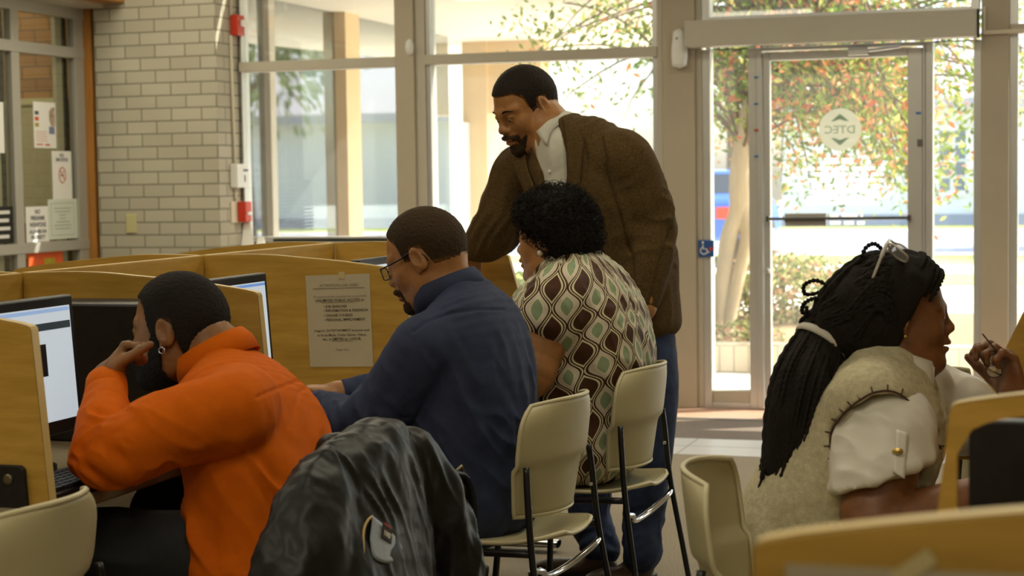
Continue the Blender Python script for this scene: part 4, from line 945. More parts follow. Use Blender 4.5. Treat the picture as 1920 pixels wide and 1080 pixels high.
# ---------------------------------------------------------------- people : head, hands
class Head:
    """head geometry around the ear-line midpoint; f looks out of the face"""
    def __init__(s, c, f, up=(0, 0, 1), sc=1., fem=0., wide=1., fat=0.):
        s.c = np.array(c, float); s.R = frame(f, up); s.sc = sc; s.fem = fem; s.wide = wide; s.fat = fat
    def L(s, P): return ((P-s.c)@s.R)/s.sc
    def W(s, *p): return s.c+s.R@(np.array(p, float)*s.sc)
    def add(s, S_, ears=True):
        R, sc, W = s.R, s.sc, s.W; w = s.wide
        b = lambda c, r, k=.02, mode='+', RR=None: S_.ball(W(*c), np.array(r)*sc, R if RR is None else RR, k*sc, mode)
        c = lambda a, d, ra, rb, k=.02: S_.cap(W(*a), W(*d), ra*sc, rb*sc, k*sc)
        b((-.006, 0, .042), (.100, .077*w, .088)); b((-.045, 0, .02), (.062, .068*w, .065), .03)
        b((.030, 0, -.030), (.066, .062*w, .088), .035); b((.040, 0, -.080), (.046, .047*w, .040), .03)
        for q in (1, -1):
            b((.005, q*.052*w, -.062), (.030, .016, .030), .03); b((.058, q*.043*w, -.022), (.028, .022, .026+.004*s.fat), .025)
            c((.070, q*.052*w, .030), (.092, q*.014, .026), .008, .010, .018)
        c((.092, 0, .022), (.110, 0, -.014), .0065, .0095, .016); b((.1125, 0, -.0225), (.0125, .013, .0115), .010)
        for q in (1, -1): b((.103, q*.0145, -.027), (.0115, .009, .009), .008)
        b((.0925, 0, -.050), (.018, .028, .016), .014)
        b((.1045, 0, -.0535), (.0125, .0265, .0080), .006); b((.1005, 0, -.0685), (.0125, .0225, .0085), .005)
        b((.094, 0, -.061), (.020, .022, .0018), .003, '-')
        b((.084, 0, -.100), (.022, .024, .018), .02)
        for q in (1, -1): b((.0985, q*.032, .006), (.014, .016, .0115), .012, '-'); b((.0815, q*.032, .006), (.0126, .0150, .0122), .004); b((.0835, q*.032, .0125), (.0130, .0165, .0095), .003); b((.0825, q*.032, -.003), (.0120, .0150, .0060), .003)
        if s.fat: b((.035, 0, -.105), (.05, .05*w, .026), .035)
        if ears:
            for q in (1, -1):
                a = .25; RR = R@np.array([[math.cos(a), 0, math.sin(a)], [0, 1, 0], [-math.sin(a), 0, math.cos(a)]])@np.array([[math.cos(q*.35), -math.sin(q*.35), 0], [math.sin(q*.35), math.cos(q*.35), 0], [0, 0, 1.]])
                b((-.014, q*.083*w, .002), (.0205, .0085, .0335), .007, '+', RR); b((-.009, q*.091*w, .006), (.0115, .0068, .0195), .004, '-', RR); b((-.001, q*.087*w, -.006), (.0045, .006, .009), .004)
                b((-.004, q*.081*w, -.026), (.008, .006, .010), .006)
        return S_
    def eyes(s, parent, m_w, m_i):
        mb = MB(); mi = MB()
        for q in (1, -1):
            mb.ball(s.W(.0836, q*.032, .005), .0119*s.sc, 16, 10, s.R); mi.ball(s.W(.0912, q*.032, .0022), np.array([.0050, .0056, .0056])*s.sc, 12, 8, s.R)
        obj('eye_whites', mb, m_w, parent, smooth=True); obj('irises', mi, m_i, parent, smooth=True)
    def skull(s, grow=.006):
        S_ = S(); b = lambda c, r, k=.02: S_.ball(s.W(*c), (np.array(r)+grow)*s.sc, s.R, k*s.sc)
        b((-.006, 0, .042), (.100, .077*s.wide, .088)); b((-.045, 0, .02), (.062, .068*s.wide, .065), .03); b((-.03, 0, -.03), (.055, .062*s.wide, .05), .03)
        return S_
def hand(S_, wrist, fdir, palm_n, curl=.5, spread=.12, sc=1., thumb=1, pose=None, thumb_curl=.4, k=.006, adduct=0.):
    """five-fingered hand: fdir runs to the fingers, palm_n out of the palm, thumb=+1 puts the thumb at cross(fdir, palm_n)"""
    f = unit(fdir); n = unit(np.array(palm_n)-f*(f@np.array(palm_n))); t = np.cross(f, n)*thumb; w = np.array(wrist, float)
    S_.cap(w-f*.02*sc, w+f*.02*sc, .025*sc, .028*sc, .02)
    pc = w+f*.055*sc
    S_.ball(pc, np.array([.050, .041, .0165])*sc, np.stack([f, t, n], 1), .018); S_.ball(w+f*.035*sc+t*.024*sc+n*.008*sc, np.array([.032, .017, .016])*sc, np.stack([f, t, n], 1), .014)
    tips = []
    for i, (off, ln, r) in enumerate(((.029, .072, .0090), (.010, .081, .0093), (-.0105, .075, .0088), (-.029, .060, .0078))):
        cu = curl if pose is None else pose[i]; base = w+f*(.093-.006*abs(i-1.3))*sc+t*off*sc; d = unit(f+t*spread*(1.4-i)*.6); p = base; ang = cu*.8
        for j, seg in enumerate((.46, .31, .23)):
            dd = unit(d*math.cos(ang)+n*math.sin(ang)); q = p+dd*ln*seg*sc; S_.cap(p, q, r*sc*(1-.07*j), r*sc*(.94-.07*j), k); S_.ball(p, r*1.07*sc, None, k*.6); p = q; ang += cu*1.0
        tips.append(p)
    b = w+f*.028*sc+t*.030*sc+n*.006*sc; d0 = unit((f*.62+t*.75+n*.28)*(1-adduct)+(f*.85+t*.02+n*.5)*adduct); p1 = b+d0*.040*sc; d1 = unit(d0*math.cos(thumb_curl)+(f*.8+n*.5-t*.3)*math.sin(thumb_curl)); p2 = p1+d1*.034*sc; p3 = p2+unit(d1+f*.4*thumb_curl+n*.2*thumb_curl)*.026*sc
    S_.cap(b, p1, .0145*sc, .0115*sc, .012); S_.cap(p1, p2, .0112*sc, .0100*sc, .004); S_.cap(p2, p3, .0102*sc, .0085*sc, .004)
    return tips, p3
def collar(name, c, n, r, hgt, m, parent, gap=.5, flare=.016, front=(1, 0, 0), drop=.006, wing=.02, tilt=0.):
    """folded shirt collar around the neck axis n at c, open towards front"""
    n = unit(n); f = unit(np.array(front)-n*(n@np.array(front))); l = np.cross(n, f); mb = MB(); c = np.array(c, float)
    prof = [(0., 0.), (.0, hgt*.8), (.003, hgt*1.02), (.007, hgt), (flare*.9, hgt*.45), (flare, -drop), (flare-.003, -drop), (flare*.6, hgt*.4), (.004, hgt*.8), (.004, 0)]
    N = 40
    def fn(u, v):
        a = gap+(2*PI-2*gap)*u; k = min(int(v*(len(prof)-1)+1e-6), len(prof)-1); dr, dz = prof[k]; e = (1-abs(2*u-1))
        wg = max(0, 1-e/.22)**2
        if 4 <= k <= 7: dz -= wing*wg; dr += .004*wg
        rr = (r[0]+dr, r[1]+dr); return c+f*rr[0]*math.cos(a)+l*rr[1]*math.sin(a)+n*(dz-tilt*(1+math.cos(a))*.5)
    mb.grid(fn, N, len(prof)); fs = len(prof)
    for u in (0, N-1): mb.f.append(tuple(j*N+u for j in range(fs)))
    return obj(name, mb, m, parent, smooth=True)
def fuzz(name, pts, nrm, ln, r, m, parent, seed=1, curl=.5):
    """short curled tufts on a hair surface, one mesh"""
    g = np.random.default_rng(seed); mb = MB()
    for p, n in zip(pts, nrm):
        a = unit(np.cross(n, g.normal(size=3))); L = ln*g.uniform(.6, 1.3); b = np.cross(n, a)
        q = [p-n*.003, p+n*L*.5+a*L*curl*.5, p+n*L*.9+b*L*curl*.6, p+n*L*1.0-a*L*curl*.4]
        mb.tube(spline(q, 5), [r, r, r*.9, r*.7, r*.3], 4, cap=False)
    return obj(name, mb, m, parent, smooth=True)

SK = dict(rough=.48, spec=.45, sss=.06)
M_eye = mat('eye_white', srgb(170, 156, 138), .4); M_iris = mat('dark_iris', (.012, .008, .006), .15)
def skin(name, c, c2): return mat(name, srgb(*c), .47, var=.10, vscale=18, col2=srgb(*c2), bump=.12, bscale=170, spec=.45)
def hairm(name, c, b=.7, s=260): return mat(name, srgb(*c), .85, var=.35, vscale=150, bump=b, bscale=s, spec=.25)

def pj(V):
    q = V-CAM; d = q@CF; return np.stack([960+F_PX*(q@CR)/d, 540-F_PX*(q@CU)/d], 1)
def seam(V, N, pts, w=2.5, depth=.003):
    """a stitched groove or a tucked edge on the cloth along pts"""
    p = pj(V); d = np.full(len(V), 1e9)
    for a, b in zip(pts[:-1], pts[1:]):
        a = np.array(a, float); b = np.array(b, float); ba = b-a; h = np.clip((p-a)@ba/(ba@ba), 0, 1); d = np.minimum(d, np.linalg.norm(p-a-h[:, None]*ba, axis=1))
    face = ((V-CAM)*N).sum(1) < 0
    return -depth*np.exp(-(d/w)**2)*face

def make_person(label, base, hd, trunk, arms, m_skin, neck=None, h=.0036, grow=-.012, ears=True, extra=None):
    B = S(); pts = []
    tp, ta, tb, side = trunk
    B.trunk(tp, [a+grow for a in ta], [b+grow for b in tb], side, .03); pts += [np.array(p)+d for p, a in zip(tp, ta) for d in (-a, a)]
    if neck: B.limb(neck[0], neck[1], .03); pts += list(neck[0])
    hd.add(B, ears); pts += [hd.c+d for d in (-.15, .15)]
    for A in arms:
        B.limb(A['p'], [r+grow*.7 if i < len(A['r'])-1 else r for i, r in enumerate(A['r'])], .025); pts += [np.array(p) for p in A['p']]
        if 'hand' in A: hand(B, A['p'][-1], **A['hand']); pts += [np.array(A['p'][-1])+unit(A['hand']['fdir'])*.2]
    if extra: extra(B)
    pts = np.array(pts); e = solid('person', B, pts.min(0)-.05, pts.max(0)+.05, h, m_skin, smooth=1, origin=base)
    tag(e, label, 'person'); hd.eyes(e, M_eye, M_iris); return e, B
def garment(trunk, arms, gt=0., ga=.004, extra=None, k=.014):
    C = S(); tp, ta, tb, side = trunk; C.trunk(tp, [a+gt for a in ta], [b+gt for b in tb], side, .03)
    for A in arms:
        p = [np.array(q) for q in A['p']]; r = [x+A.get('g', ga) for x in A['r']]; t = A.get('trim', .03)
        if 'upto' in A: p = p[:A['upto']]; r = r[:A['upto']]
        p[-1] = p[-1]-unit(p[-1]-p[-2])*t; C.limb(p, r, k)
    if extra: extra(C)
    return C
def bounds(trunk, arms, more=()):
    P = [np.array(p)+d for p, a in zip(trunk[0], trunk[1]) for d in (-a, a)]+[np.array(p)+d for A in arms for p in A['p'] for d in (-.08, .08)]+[np.array(p) for p in more]; P = np.array(P); return P.min(0)-.02, P.max(0)+.02
def beard(hd, m, parent, xs, zs, grow=.003, stache=True, name='beard'):
    """a beard grown out of the jaw itself, below the line zs(xs), with a moustache over the lip"""
    F = hd.add(S(), False); G = S(); G.put(lambda P: F(P)-grow)
    def reg(P):
        q = hd.L(P); a = q[:, 2]-np.interp(q[:, 0], xs, zs)
        if stache:
            b = np.maximum.reduce([np.abs(q[:, 1])-.029, .088-q[:, 0], q[:, 2]+.0395+.18*np.abs(q[:, 1]), -.0520-q[:, 2]-.10*np.abs(q[:, 1])*0]); c = np.maximum.reduce([np.abs(np.abs(q[:, 1])-.030)-.0055, .075-q[:, 0], q[:, 2]+.047, -.09-q[:, 2]]); a = np.minimum(a, np.minimum(b, c))
        return a*hd.sc
    G.keep(reg, .004)
    return solid(name, G, hd.c-.17, hd.c+.17, .0026, m, parent, disp=lambda V: .0012*vnoise(V*280), smooth=1)
JAW = ([-.02, .000, .006, .026, .036, .060, .078, .088, .13], [-.2, -.2, .012, .012, -.030, -.046, -.060, -.079, -.079])
def faded(name, c_hair, c_skin):
    """cropped hair that thins out to skin near its lower edge"""
    m = bpy.data.materials.new(name); m.use_nodes = True; nt = m.node_tree; b = nt.nodes['Principled BSDF']; b.inputs['Roughness'].default_value = .8; b.inputs['Specular IOR Level'].default_value = .2
    a = nt.nodes.new('ShaderNodeAttribute'); a.attribute_name = 'fade'; tc = nt.nodes.new('ShaderNodeTexCoord'); n = nt.nodes.new('ShaderNodeTexNoise'); n.inputs['Scale'].default_value = 240; n.inputs['Detail'].default_value = 3; nt.links.new(tc.outputs['Object'], n.inputs['Vector'])
    ad = nt.nodes.new('ShaderNodeMath'); ad.operation = 'MULTIPLY_ADD'; ad.inputs[1].default_value = .5; ad.inputs[2].default_value = -.25; nt.links.new(n.outputs[0], ad.inputs[0])
    sm = nt.nodes.new('ShaderNodeMath'); sm.operation = 'ADD'; sm.use_clamp = True; nt.links.new(ad.outputs[0], sm.inputs[0]); nt.links.new(a.outputs['Fac'], sm.inputs[1])
    mx = nt.nodes.new('ShaderNodeMix'); mx.data_type = 'RGBA'; mx.inputs[6].default_value = (*srgb(*c_skin), 1); mx.inputs[7].default_value = (*srgb(*c_hair), 1); nt.links.new(sm.outputs[0], mx.inputs[0]); nt.links.new(mx.outputs[2], b.inputs['Base Color'])
    bp = nt.nodes.new('ShaderNodeBump'); bp.inputs['Strength'].default_value = .6; bp.inputs['Distance'].default_value = .003; nt.links.new(n.outputs[0], bp.inputs['Height']); nt.links.new(bp.outputs[0], b.inputs['Normal']); return m
def short_hair(hd, m, parent, xs, zs, grow=.007, h=.003, disp=None, name='hair', soft=.009, fade=.014):
    H = hd.skull(grow); H.keep(lambda P: (lambda q: np.interp(q[:, 0], xs, zs)-q[:, 2])(hd.L(P))*hd.sc, soft)
    return solid(name, H, hd.c-.16, hd.c+.16, h, m, parent, disp=disp or (lambda V: .0012*vnoise(V*300)), smooth=1,
                 attr=dict(fade=lambda V: (lambda q: np.clip((q[:, 2]-np.interp(q[:, 0], xs, zs)-.0)/np.where(q[:, 0] > .045, .006, fade), 0, 1))(hd.L(V))))

def surf(sd, px, py, lift=.004, t0=1.5):
    """the spot on a blended solid met along a line of sight, a little off its face"""
    v = unit(CF + CR*(px-960)/F_PX + CU*(540-py)/F_PX); t = t0; best = (9., t0)
    for _ in range(160):
        dd = sd((CAM+v*t)[None])[0]; best = min(best, (dd, t))
        if dd < lift: break
        t += max(.0015, dd*.6)
        if t > 9: t = best[1]; break
    return CAM+v*t
def patch(name, sd, quad, m, parent, nu=14, nv=14, lift=.006, th=.005):
    """a cloth piece lying on a solid: the quad's first and second long sides as polylines"""
    top, bot = quad; T = spline(top, nu) if len(top) > 2 else np.linspace(top[0], top[1], nu); Bt = spline(bot, nu) if len(bot) > 2 else np.linspace(bot[0], bot[1], nu)
    mb = MB(); V = []
    for j in range(nv):
        for i in range(nu):
            q = T[i]*(1-j/(nv-1))+Bt[i]*j/(nv-1); V.append(surf(sd, q[0], q[1], lift))
    mb.add(V, [(j*nu+i, j*nu+i+1, (j+1)*nu+i+1, (j+1)*nu+i) for j in range(nv-1) for i in range(nu-1)])
    return obj(name, mb, m, parent, smooth=True, solid=th)
# ---------------------------------------------------------------- man in the orange shirt
SKD = skin('skin_deep', (122, 84, 48), (146, 102, 60))
Mh = hairm('black_hair', (30, 26, 23))
M_orange = mat('orange_cotton', srgb(208, 98, 2), .8, var=.05, vscale=40, bump=.10, bscale=420, spec=.15)
M_char = mat('charcoal_trousers', srgb(38, 40, 42), .85, var=.1, vscale=30, bump=.1, bscale=300)
M_shoe = mat('dark_leather', srgb(42, 34, 28), .4, var=.1, vscale=20)
hd = Head(at(336, 623, y=3.50), (-.98, .02, -.10), (0, .05, 1), 1.0, wide=1.03)
sh = at(425, 775, y=3.25); el = at(194, 858, y=3.09); wr = at(200, 713, y=3.31)
shr = V3(-1.80, 3.655, .775); elr = V3(-1.85, 3.66, .762); wrr = V3(-2.0, 3.50, .745)
T = ([V3(-1.66, 3.38, .49), V3(-1.67, 3.39, .57), V3(-1.68, 3.41, .69), V3(-1.715, 3.44, .79), V3(-1.76, 3.47, .860), V3(-1.80, 3.49, .905)], [.19, .18, .185, .195, .155, .085], [.14, .130, .128, .125, .098, .07], (0.08, 1, .0))
arms = [dict(p=[sh+V3(-.0, .06, .01), sh, (sh+el)/2+V3(0, 0, .012), el, (el+wr)/2+V3(.005, -.01, 0), wr], r=[.082, .080, .072, .056, .048, .034], hand=dict(fdir=(-.30, .55, .42), palm_n=(.75, .3, -.15), curl=1.45, spread=.02, thumb=-1, thumb_curl=.35, sc=.95, adduct=.8)),
        dict(p=[shr+V3(0, -.06, .0), shr, (shr+elr)/2, elr, (elr+wrr)/2, wrr], r=[.085, .08, .068, .056, .046, .03], hand=dict(fdir=(-.5, -.8, .1), palm_n=(0, .1, -1), curl=.4, thumb=1))]
hm = hd.W(.115, .035, -.062)             # mouth, towards the hand
arms[0]['hand']['fdir'] = unit((.30, .35, .62)); arms[0]['hand']['palm_n'] = (.9, .1, -.35)
e, B = make_person('seated man in an orange shirt resting his chin on his fist, facing a lit monitor', (-1.6, 3.4, 0), hd, T, arms, SKD,
              neck=([V3(-1.785, 3.49, .88), V3(-1.81, 3.49, .945), hd.W(-.028, 0, -.03)], [.075, .066, .062]))
ORANGE = e
def zz(xs, zs): return np.array(xs), np.array(zs)
short_hair(hd, faded('hair_fade_black', (30, 26, 23), (92, 62, 38)), e, [-.11, -.045, -.03, .004, .012, .032, .040, .060, .1], [-.085, -.07, .020, .024, -.012, -.012, .055, .080, .086], .007)
beard(hd, Mh, e, *JAW, grow=.007)
obj('earring', MB().tube([hd.W(-.004+.007*math.cos(a), .088, -.037+.007*math.sin(a)) for a in np.linspace(0, 2*PI, 13)], .0018, 6), mat('silver', (.8, .8, .8), .2, metal=1.), e, smooth=True)
C = garment(T, arms, .006, .006); C.limb([V3(-1.70, 3.26, .60), at(372, 1012, y=3.22), at(392, 1078, y=3.22), at(400, 1130, y=3.22)], [.03, .022, .026, .024], .03);
def od(V):
    w = np.clip((.93-V[:, 2])/.25, 0, 1); d = .0085*folds(V, (-.6, 0, .75), 20, 1)*w
    q = V-np.array(el); arm = np.exp(-((q*q).sum(1))/.022); d = d*(1-arm)+.009*folds(V, (.5, .5, -.6), 30, 2)*arm
    return d+.0015*fbm(V*14)
so = solid('shirt', C, *bounds(T, arms), .0048, M_orange, e, smooth=2)
def redisp(o, f):
    """presses folds and seams into a finished garment"""
    me = o.data; n = len(me.vertices); v = np.empty(3*n, np.float32); me.vertices.foreach_get('co', v); v = v.reshape(-1, 3).astype(float); nn = np.empty(3*n, np.float32); me.vertices.foreach_get('normal', nn); nn = nn.reshape(-1, 3)
    off = np.zeros(3); q = o
    while q is not None: off = off+np.array(q.location); q = q.parent
    W = v+off; v = v+nn*f(W, nn)[:, None]; me.vertices.foreach_set('co', v.astype(np.float32).ravel()); me.update()
redisp(so, lambda V, N: od(V)+seam(V, N, [(480, 745), (560, 712), (585, 722), (600, 735)], 2.6, .005)+seam(V, N, [(585, 718), (606, 760), (640, 850), (655, 930)], 5, .009)+seam(V, N, [(590, 718), (560, 735), (545, 800)], 4, .004)*.6)
collar('collar', V3(-1.815, 3.495, .925), V3(-.5, 0, .87), (.078, .074), .042, M_orange, so, gap=.35, flare=.020, front=(-1, 0, -.4), drop=.016, wing=.025)
f = unit(wr-el); obj('cuff', MB().tube([wr-f*.060, wr-f*.056, wr-f*.03, wr-f*.010, wr-f*.006], [.042, .046, .045, .044, .040], 20), M_orange, so, smooth=True)
Tr = S(); k1, k2 = V3(-2.02, 3.22, .54), V3(-2.02, 3.60, .57)
Tr.trunk([V3(-1.64, 3.40, .53), V3(-1.64, 3.40, .56)], [.15, .15], [.10, .10], (0, 1, 0)); 
for k_, y in ((k1, 3.30), (k2, 3.52)): Tr.limb([V3(-1.66, y, .535), (V3(-1.66, y, .55)+k_)/2, k_, k_+V3(-.02, 0, -.25), V3(-1.98, k_[1], .07)], [.085, .085, .074, .062, .05], .03)
solid('trousers', Tr, V3(-2.2, 3.1, 0), V3(-1.4, 3.75, .72), .008, M_char, e, disp=lambda V: .004*folds(V, (-1, 0, 0), 20, 4))
def shoe(name, c, f, m, parent, L=.29, sole=None):
    """laced low shoe, heel at c"""
    f = unit((f[0], f[1], 0)); l = np.array([-f[1], f[0], 0]); c = np.array(c, float); z = V3(0, 0, 1); s_ = S()
    s_.ball(c+f*.05+z*.045, (.065, .038, .045), np.stack([f, l, z], 1)); s_.ball(c+f*.17+z*.032, (.10, .046, .034), np.stack([f, l, z], 1), .03); s_.cap(c+f*.045+z*.06, c+f*.04+z*.115, .040, .044, .02); s_.cut(c+z*.004, -z); s_.cut(c+z*.125+f*.03, z)
    o = solid(name, s_, np.minimum(c, c+f*L)-.08, np.maximum(c, c+f*L)+.14, .005, m, parent); 
    q = MB().grid(lambda a, b: c+f*(.125+.155*math.cos(2*PI*a))+l*(.043*math.sin(2*PI*a)*(1+.12*math.cos(2*PI*a)))+z*(.001+.02*b), 30, 2, True); q.f.append(tuple(range(30))[::-1]); q.f.append(tuple(range(30, 60))); obj('sole', q, sole or M_black, o); return o
shoe('shoe', (-1.96, 3.22, 0), (-1, -.1), M_shoe, e); shoe('shoe', (-1.96, 3.60, 0), (-1, .1), M_shoe, e)
# ---------------------------------------------------------------- black jacket hung over the chair back
M_leather = mat('black_leather', (.010, .0095, .009), .46, var=.3, vscale=14, bump=.25, bscale=55, spec=.34)
def jk(px, py, x): return at(px, py, x=x)
JS = S()
top = [V3(-1.335, 3.06, .80), V3(-1.335, 3.16, .825), V3(-1.335, 3.27, .825), V3(-1.335, 3.37, .80)]
# the shoulders lie over the chair back and the body hangs down behind it, swelling towards the camera side
JS.trunk([V3(-1.33, 3.235, .815), V3(-1.325, 3.22, .74), V3(-1.315, 3.17, .62), V3(-1.305, 3.12, .50), V3(-1.30, 3.08, .36), V3(-1.30, 3.06, .25)], [.09, .16, .225, .27, .30, .32], [.045, .062, .075, .085, .09, .09], (.0, 1, 0), .03)
JS.limb([V3(-1.30, 3.35, .765), V3(-1.27, 3.40, .66), V3(-1.245, 3.43, .54), V3(-1.235, 3.40, .40), V3(-1.24, 3.36, .28)], [.04, .055, .058, .055, .05], .025)
JS.limb([V3(-1.32, 3.20, .785), V3(-1.345, 3.06, .775), V3(-1.35, 2.965, .745), V3(-1.345, 2.90, .66), V3(-1.35, 2.83, .55), V3(-1.35, 2.80, .36)], [.045, .05, .055, .07, .075, .08], .03)
JS.limb([V3(-1.42, 3.24, .775), V3(-1.44, 3.22, .68), V3(-1.45, 3.2, .56)], [.04, .06, .07], .03)
def jd(V):
    d = .007*folds(V, (.1, -.35, -.95), 15, 3)+.0045*folds(V, (.2, .25, -.9), 30, 7)
    return d+.003*fbm(V*18)
jo = solid('hanging_jacket', JS, V3(-1.56, 2.68, .12), V3(-1.1, 3.52, .88), .0055, M_leather, None, disp=jd, smooth=3, origin=(-1.32, 3.15, .12))
tag(jo, 'black leather jacket hung over the chair back between the orange and blue shirts', 'jacket')
on_jk = lambda px, py, lift=.004: surf(JS, px, py, lift)
pp = [on_jk(x, y) for x, y in ((698, 968), (690, 975), (683, 990), (681, 1010), (682, 1040), (684, 1085))]
obj('piping', MB().tube(spline(pp, 30), .0026, 6), mat('tan_piping', srgb(206, 176, 120), .5), jo, smooth=True)
patch('lining', JS, ([(699, 968), (720, 985), (738, 1003), (756, 1030)], [(694, 1010), (700, 1044), (722, 1056), (745, 1050)]), mat('grey_lining', srgb(150, 156, 164), .4, bump=.3, bscale=60), jo, 14, 10, .006, .002)
ta_, tb_, tc_ = on_jk(708, 1003, .006), on_jk(734, 1022, .006), on_jk(716, 990, .006)
tr_ = unit(tb_-ta_); tu_ = tc_-ta_; tu_ = unit(tu_-tr_*(tu_@tr_)); tn_ = np.cross(tr_, tu_); tn_ = tn_*np.sign(tn_@(CAM-ta_)); cc_ = (ta_+tb_)/2+tu_*.012+tn_*.004
tg = obj('label_tag', MB().obox(cc_, tr_, tu_, tn_, .036, .028, .0015), mat('tag_dark', srgb(46, 34, 30), .7), jo)
tl = MB(); mesh_text(tl, '1987', .0135, cc_-tu_*.006, tr_, tu_, tn_, bold=.0008, lift=.0012); obj('tag_lettering', tl, mat('tag_white', srgb(214, 206, 190), .7), tg)
obj('red_tab', MB().obox(cc_+tu_*.016, tr_, tu_, tn_, .026, .004, .002), mat('tag_red', srgb(170, 60, 50), .7), tg)
# belt buckle and loop at the far sleeve
bk = [on_jk(x, y, .012) for x, y in ((783, 895), (800, 884), (822, 930), (804, 938), (786, 908))]
bp_ = MB().tube([V3(-1.25, 3.44, .70), V3(-1.24, 3.475, .715), V3(-1.235, 3.485, .69), V3(-1.235, 3.47, .655), V3(-1.24, 3.44, .66), V3(-1.25, 3.44, .70)], .004, 6)
obj('buckle', bp_, mat('dull_brass', (.22, .18, .11), .35, metal=.8), jo, smooth=True)
obj('strap', MB().tube(spline([V3(-1.25, 3.42, .71), V3(-1.235, 3.475, .69), V3(-1.225, 3.49, .62), V3(-1.225, 3.47, .555)], 16), .017, 8, flat=.4), M_leather, jo, smooth=True)
# ---------------------------------------------------------------- man in the blue shirt
SKM = skin('skin_medium', (150, 102, 56), (172, 120, 70))
Mh2 = hairm('cropped_brown_hair', (58, 44, 26), .5, 320)
M_blue = mat('blue_cotton', srgb(50, 57, 82), .8, var=.10, vscale=30, bump=.12, bscale=420, spec=.2)
M_brown = mat('brown_trousers', srgb(52, 40, 30), .85, var=.1, vscale=30)
hd = Head(at(801, 486, y=4.22), (-.93, .06, -.36), (-.33, 0, .94), 1.0, wide=.99)
T = ([V3(-1.515, 4.20, .52), V3(-1.50, 4.20, .61), V3(-1.475, 4.20, .74), V3(-1.465, 4.21, .86), V3(-1.475, 4.215, .94), V3(-1.50, 4.22, .995), V3(-1.525, 4.22, 1.025)], [.205, .20, .20, .205, .19, .14, .085], [.190, .178, .156, .132, .115, .09, .07], (.05, 1, .0))
sh = V3(-1.535, 4.03, .895); el = at(672, 800, y=3.99); wr = at(592, 763, y=4.08)
shr = V3(-1.52, 4.40, .895); elr = V3(-1.73, 4.49, .75); wrr = V3(-1.90, 4.37, .745)
arms = [dict(p=[sh+V3(.02, .05, .02), sh, (sh+el)/2+V3(.012, 0, -.008), el, (el+wr)/2+V3(-.005, 0, .0), wr], r=[.080, .080, .070, .060, .050, .036], hand=dict(fdir=(-.75, .55, .12), palm_n=(.0, .15, -1), curl=.55, spread=.1, thumb=-1, thumb_curl=.3)),
        dict(p=[shr+V3(.02, -.05, .02), shr, (shr+elr)/2, elr, (elr+wrr)/2, wrr], r=[.080, .08, .07, .06, .05, .034], hand=dict(fdir=(-.85, -.35, .15), palm_n=(0, .0, -1), curl=.6, thumb=1))]
e, B = make_person('seated man in a blue shirt and dark glasses typing before the taped lab notice', (-1.5, 4.2, 0), hd, T, arms, SKM,
              neck=([V3(-1.51, 4.22, .98), V3(-1.54, 4.22, 1.055), hd.W(-.034, 0, -.02)], [.078, .068, .066]))
short_hair(hd, faded('hair_fade_brown', (56, 43, 26), (140, 96, 54)), e, [-.11, -.045, -.03, .004, .012, .030, .038, .060, .078, .1], [-.035, -.025, .022, .026, .0, .0, .055, .078, .098, .12], .0052, fade=.014)
beard(hd, Mh2, e, [0, .066, .074, .088, .13], [-.3, -.3, -.085, -.084, -.084], grow=.003)
def glasses(hd, parent, m_f, m_l, name='eyeglasses'):
    fr = MB(); ln = MB(); W = hd.W
    for q in (1, -1):
        rim = [W(.113-.012*abs(math.cos(a))*.5*(1+q*math.cos(a)*1.0)*.5, q*.033+.026*np.sign(math.cos(a))*abs(math.cos(a))**.6, .004+.016*np.sign(math.sin(a))*abs(math.sin(a))**.6) for a in np.linspace(0, 2*PI, 33)]
        fr.tube(rim, .0014, 6); ln.add(rim[:-1], [tuple(range(32))])
        fr.tube(spline([W(.105, q*.060, .014), W(.094, q*.074, .015), W(.04, q*.080*hd.wide, .018), W(-.004, q*.0845*hd.wide, .024), W(-.030, q*.082*hd.wide, .006), W(-.036, q*.080*hd.wide, -.012)], 24), .0022, 6)
    fr.tube([W(.114, -.008, .008), W(.117, 0, .010), W(.114, .008, .008)], .0015, 6)
    o = obj(name, fr, m_f, parent, smooth=True); obj('lens', ln, m_l, o); return o
M_lens = glass('lens_glass', (.92, .94, .94), .12, .05)
glasses(hd, e, mat('dark_frame', srgb(30, 34, 44), .35), M_lens)
C = garment(T, arms, .006, .007)
def bd(V):
    q = V-el; arm = np.exp(-(q*q).sum(1)/.02); w = np.clip((.98-V[:, 2])/.3, 0, 1)
    return (1.8*.0050*folds(V, (.45, .1, -.9), 17, 11)+.005*folds(V, (-.5, 0, .8), 26, 4))*w*(1-arm)+.009*folds(V, (-.3, .6, .7), 28, 6)*arm+.002*fbm(V*13)
so = solid('shirt', C, *bounds(T, arms), .0048, M_blue, e, smooth=2)
redisp(so, lambda V, N: bd(V)+seam(V, N, [(775, 622), (800, 602), (850, 585), (900, 580), (945, 580)], 2.6, .005))
collar('collar', V3(-1.53, 4.22, 1.030), V3(-.38, 0, .92), (.078, .074), .040, M_blue, so, gap=.35, flare=.020, front=(-1, 0, -.3), drop=.018, wing=.02)
f = unit(wr-el); obj('cuff', MB().tube([wr-f*.070, wr-f*.066, wr-f*.03, wr-f*.004, wr+f*.0], [.047, .050, .049, .047, .040], 20), M_blue, so, smooth=True)
Tr = S(); Tr.trunk([V3(-1.53, 4.2, .53), V3(-1.53, 4.2, .56)], [.18, .17], [.14, .13], (0, 1, 0))
for y, yk, ya, xa in ((4.10, 4.06, 4.06, -1.56), (4.31, 4.36, 4.25, -1.45)): Tr.limb([V3(-1.55, y, .535), V3(-1.74, (y+yk)/2, .54), V3(-1.88, yk, .52), V3(-1.80, (yk+ya)/2, .30), V3(xa, ya, .08)], [.085, .085, .072, .065, .058], .03)
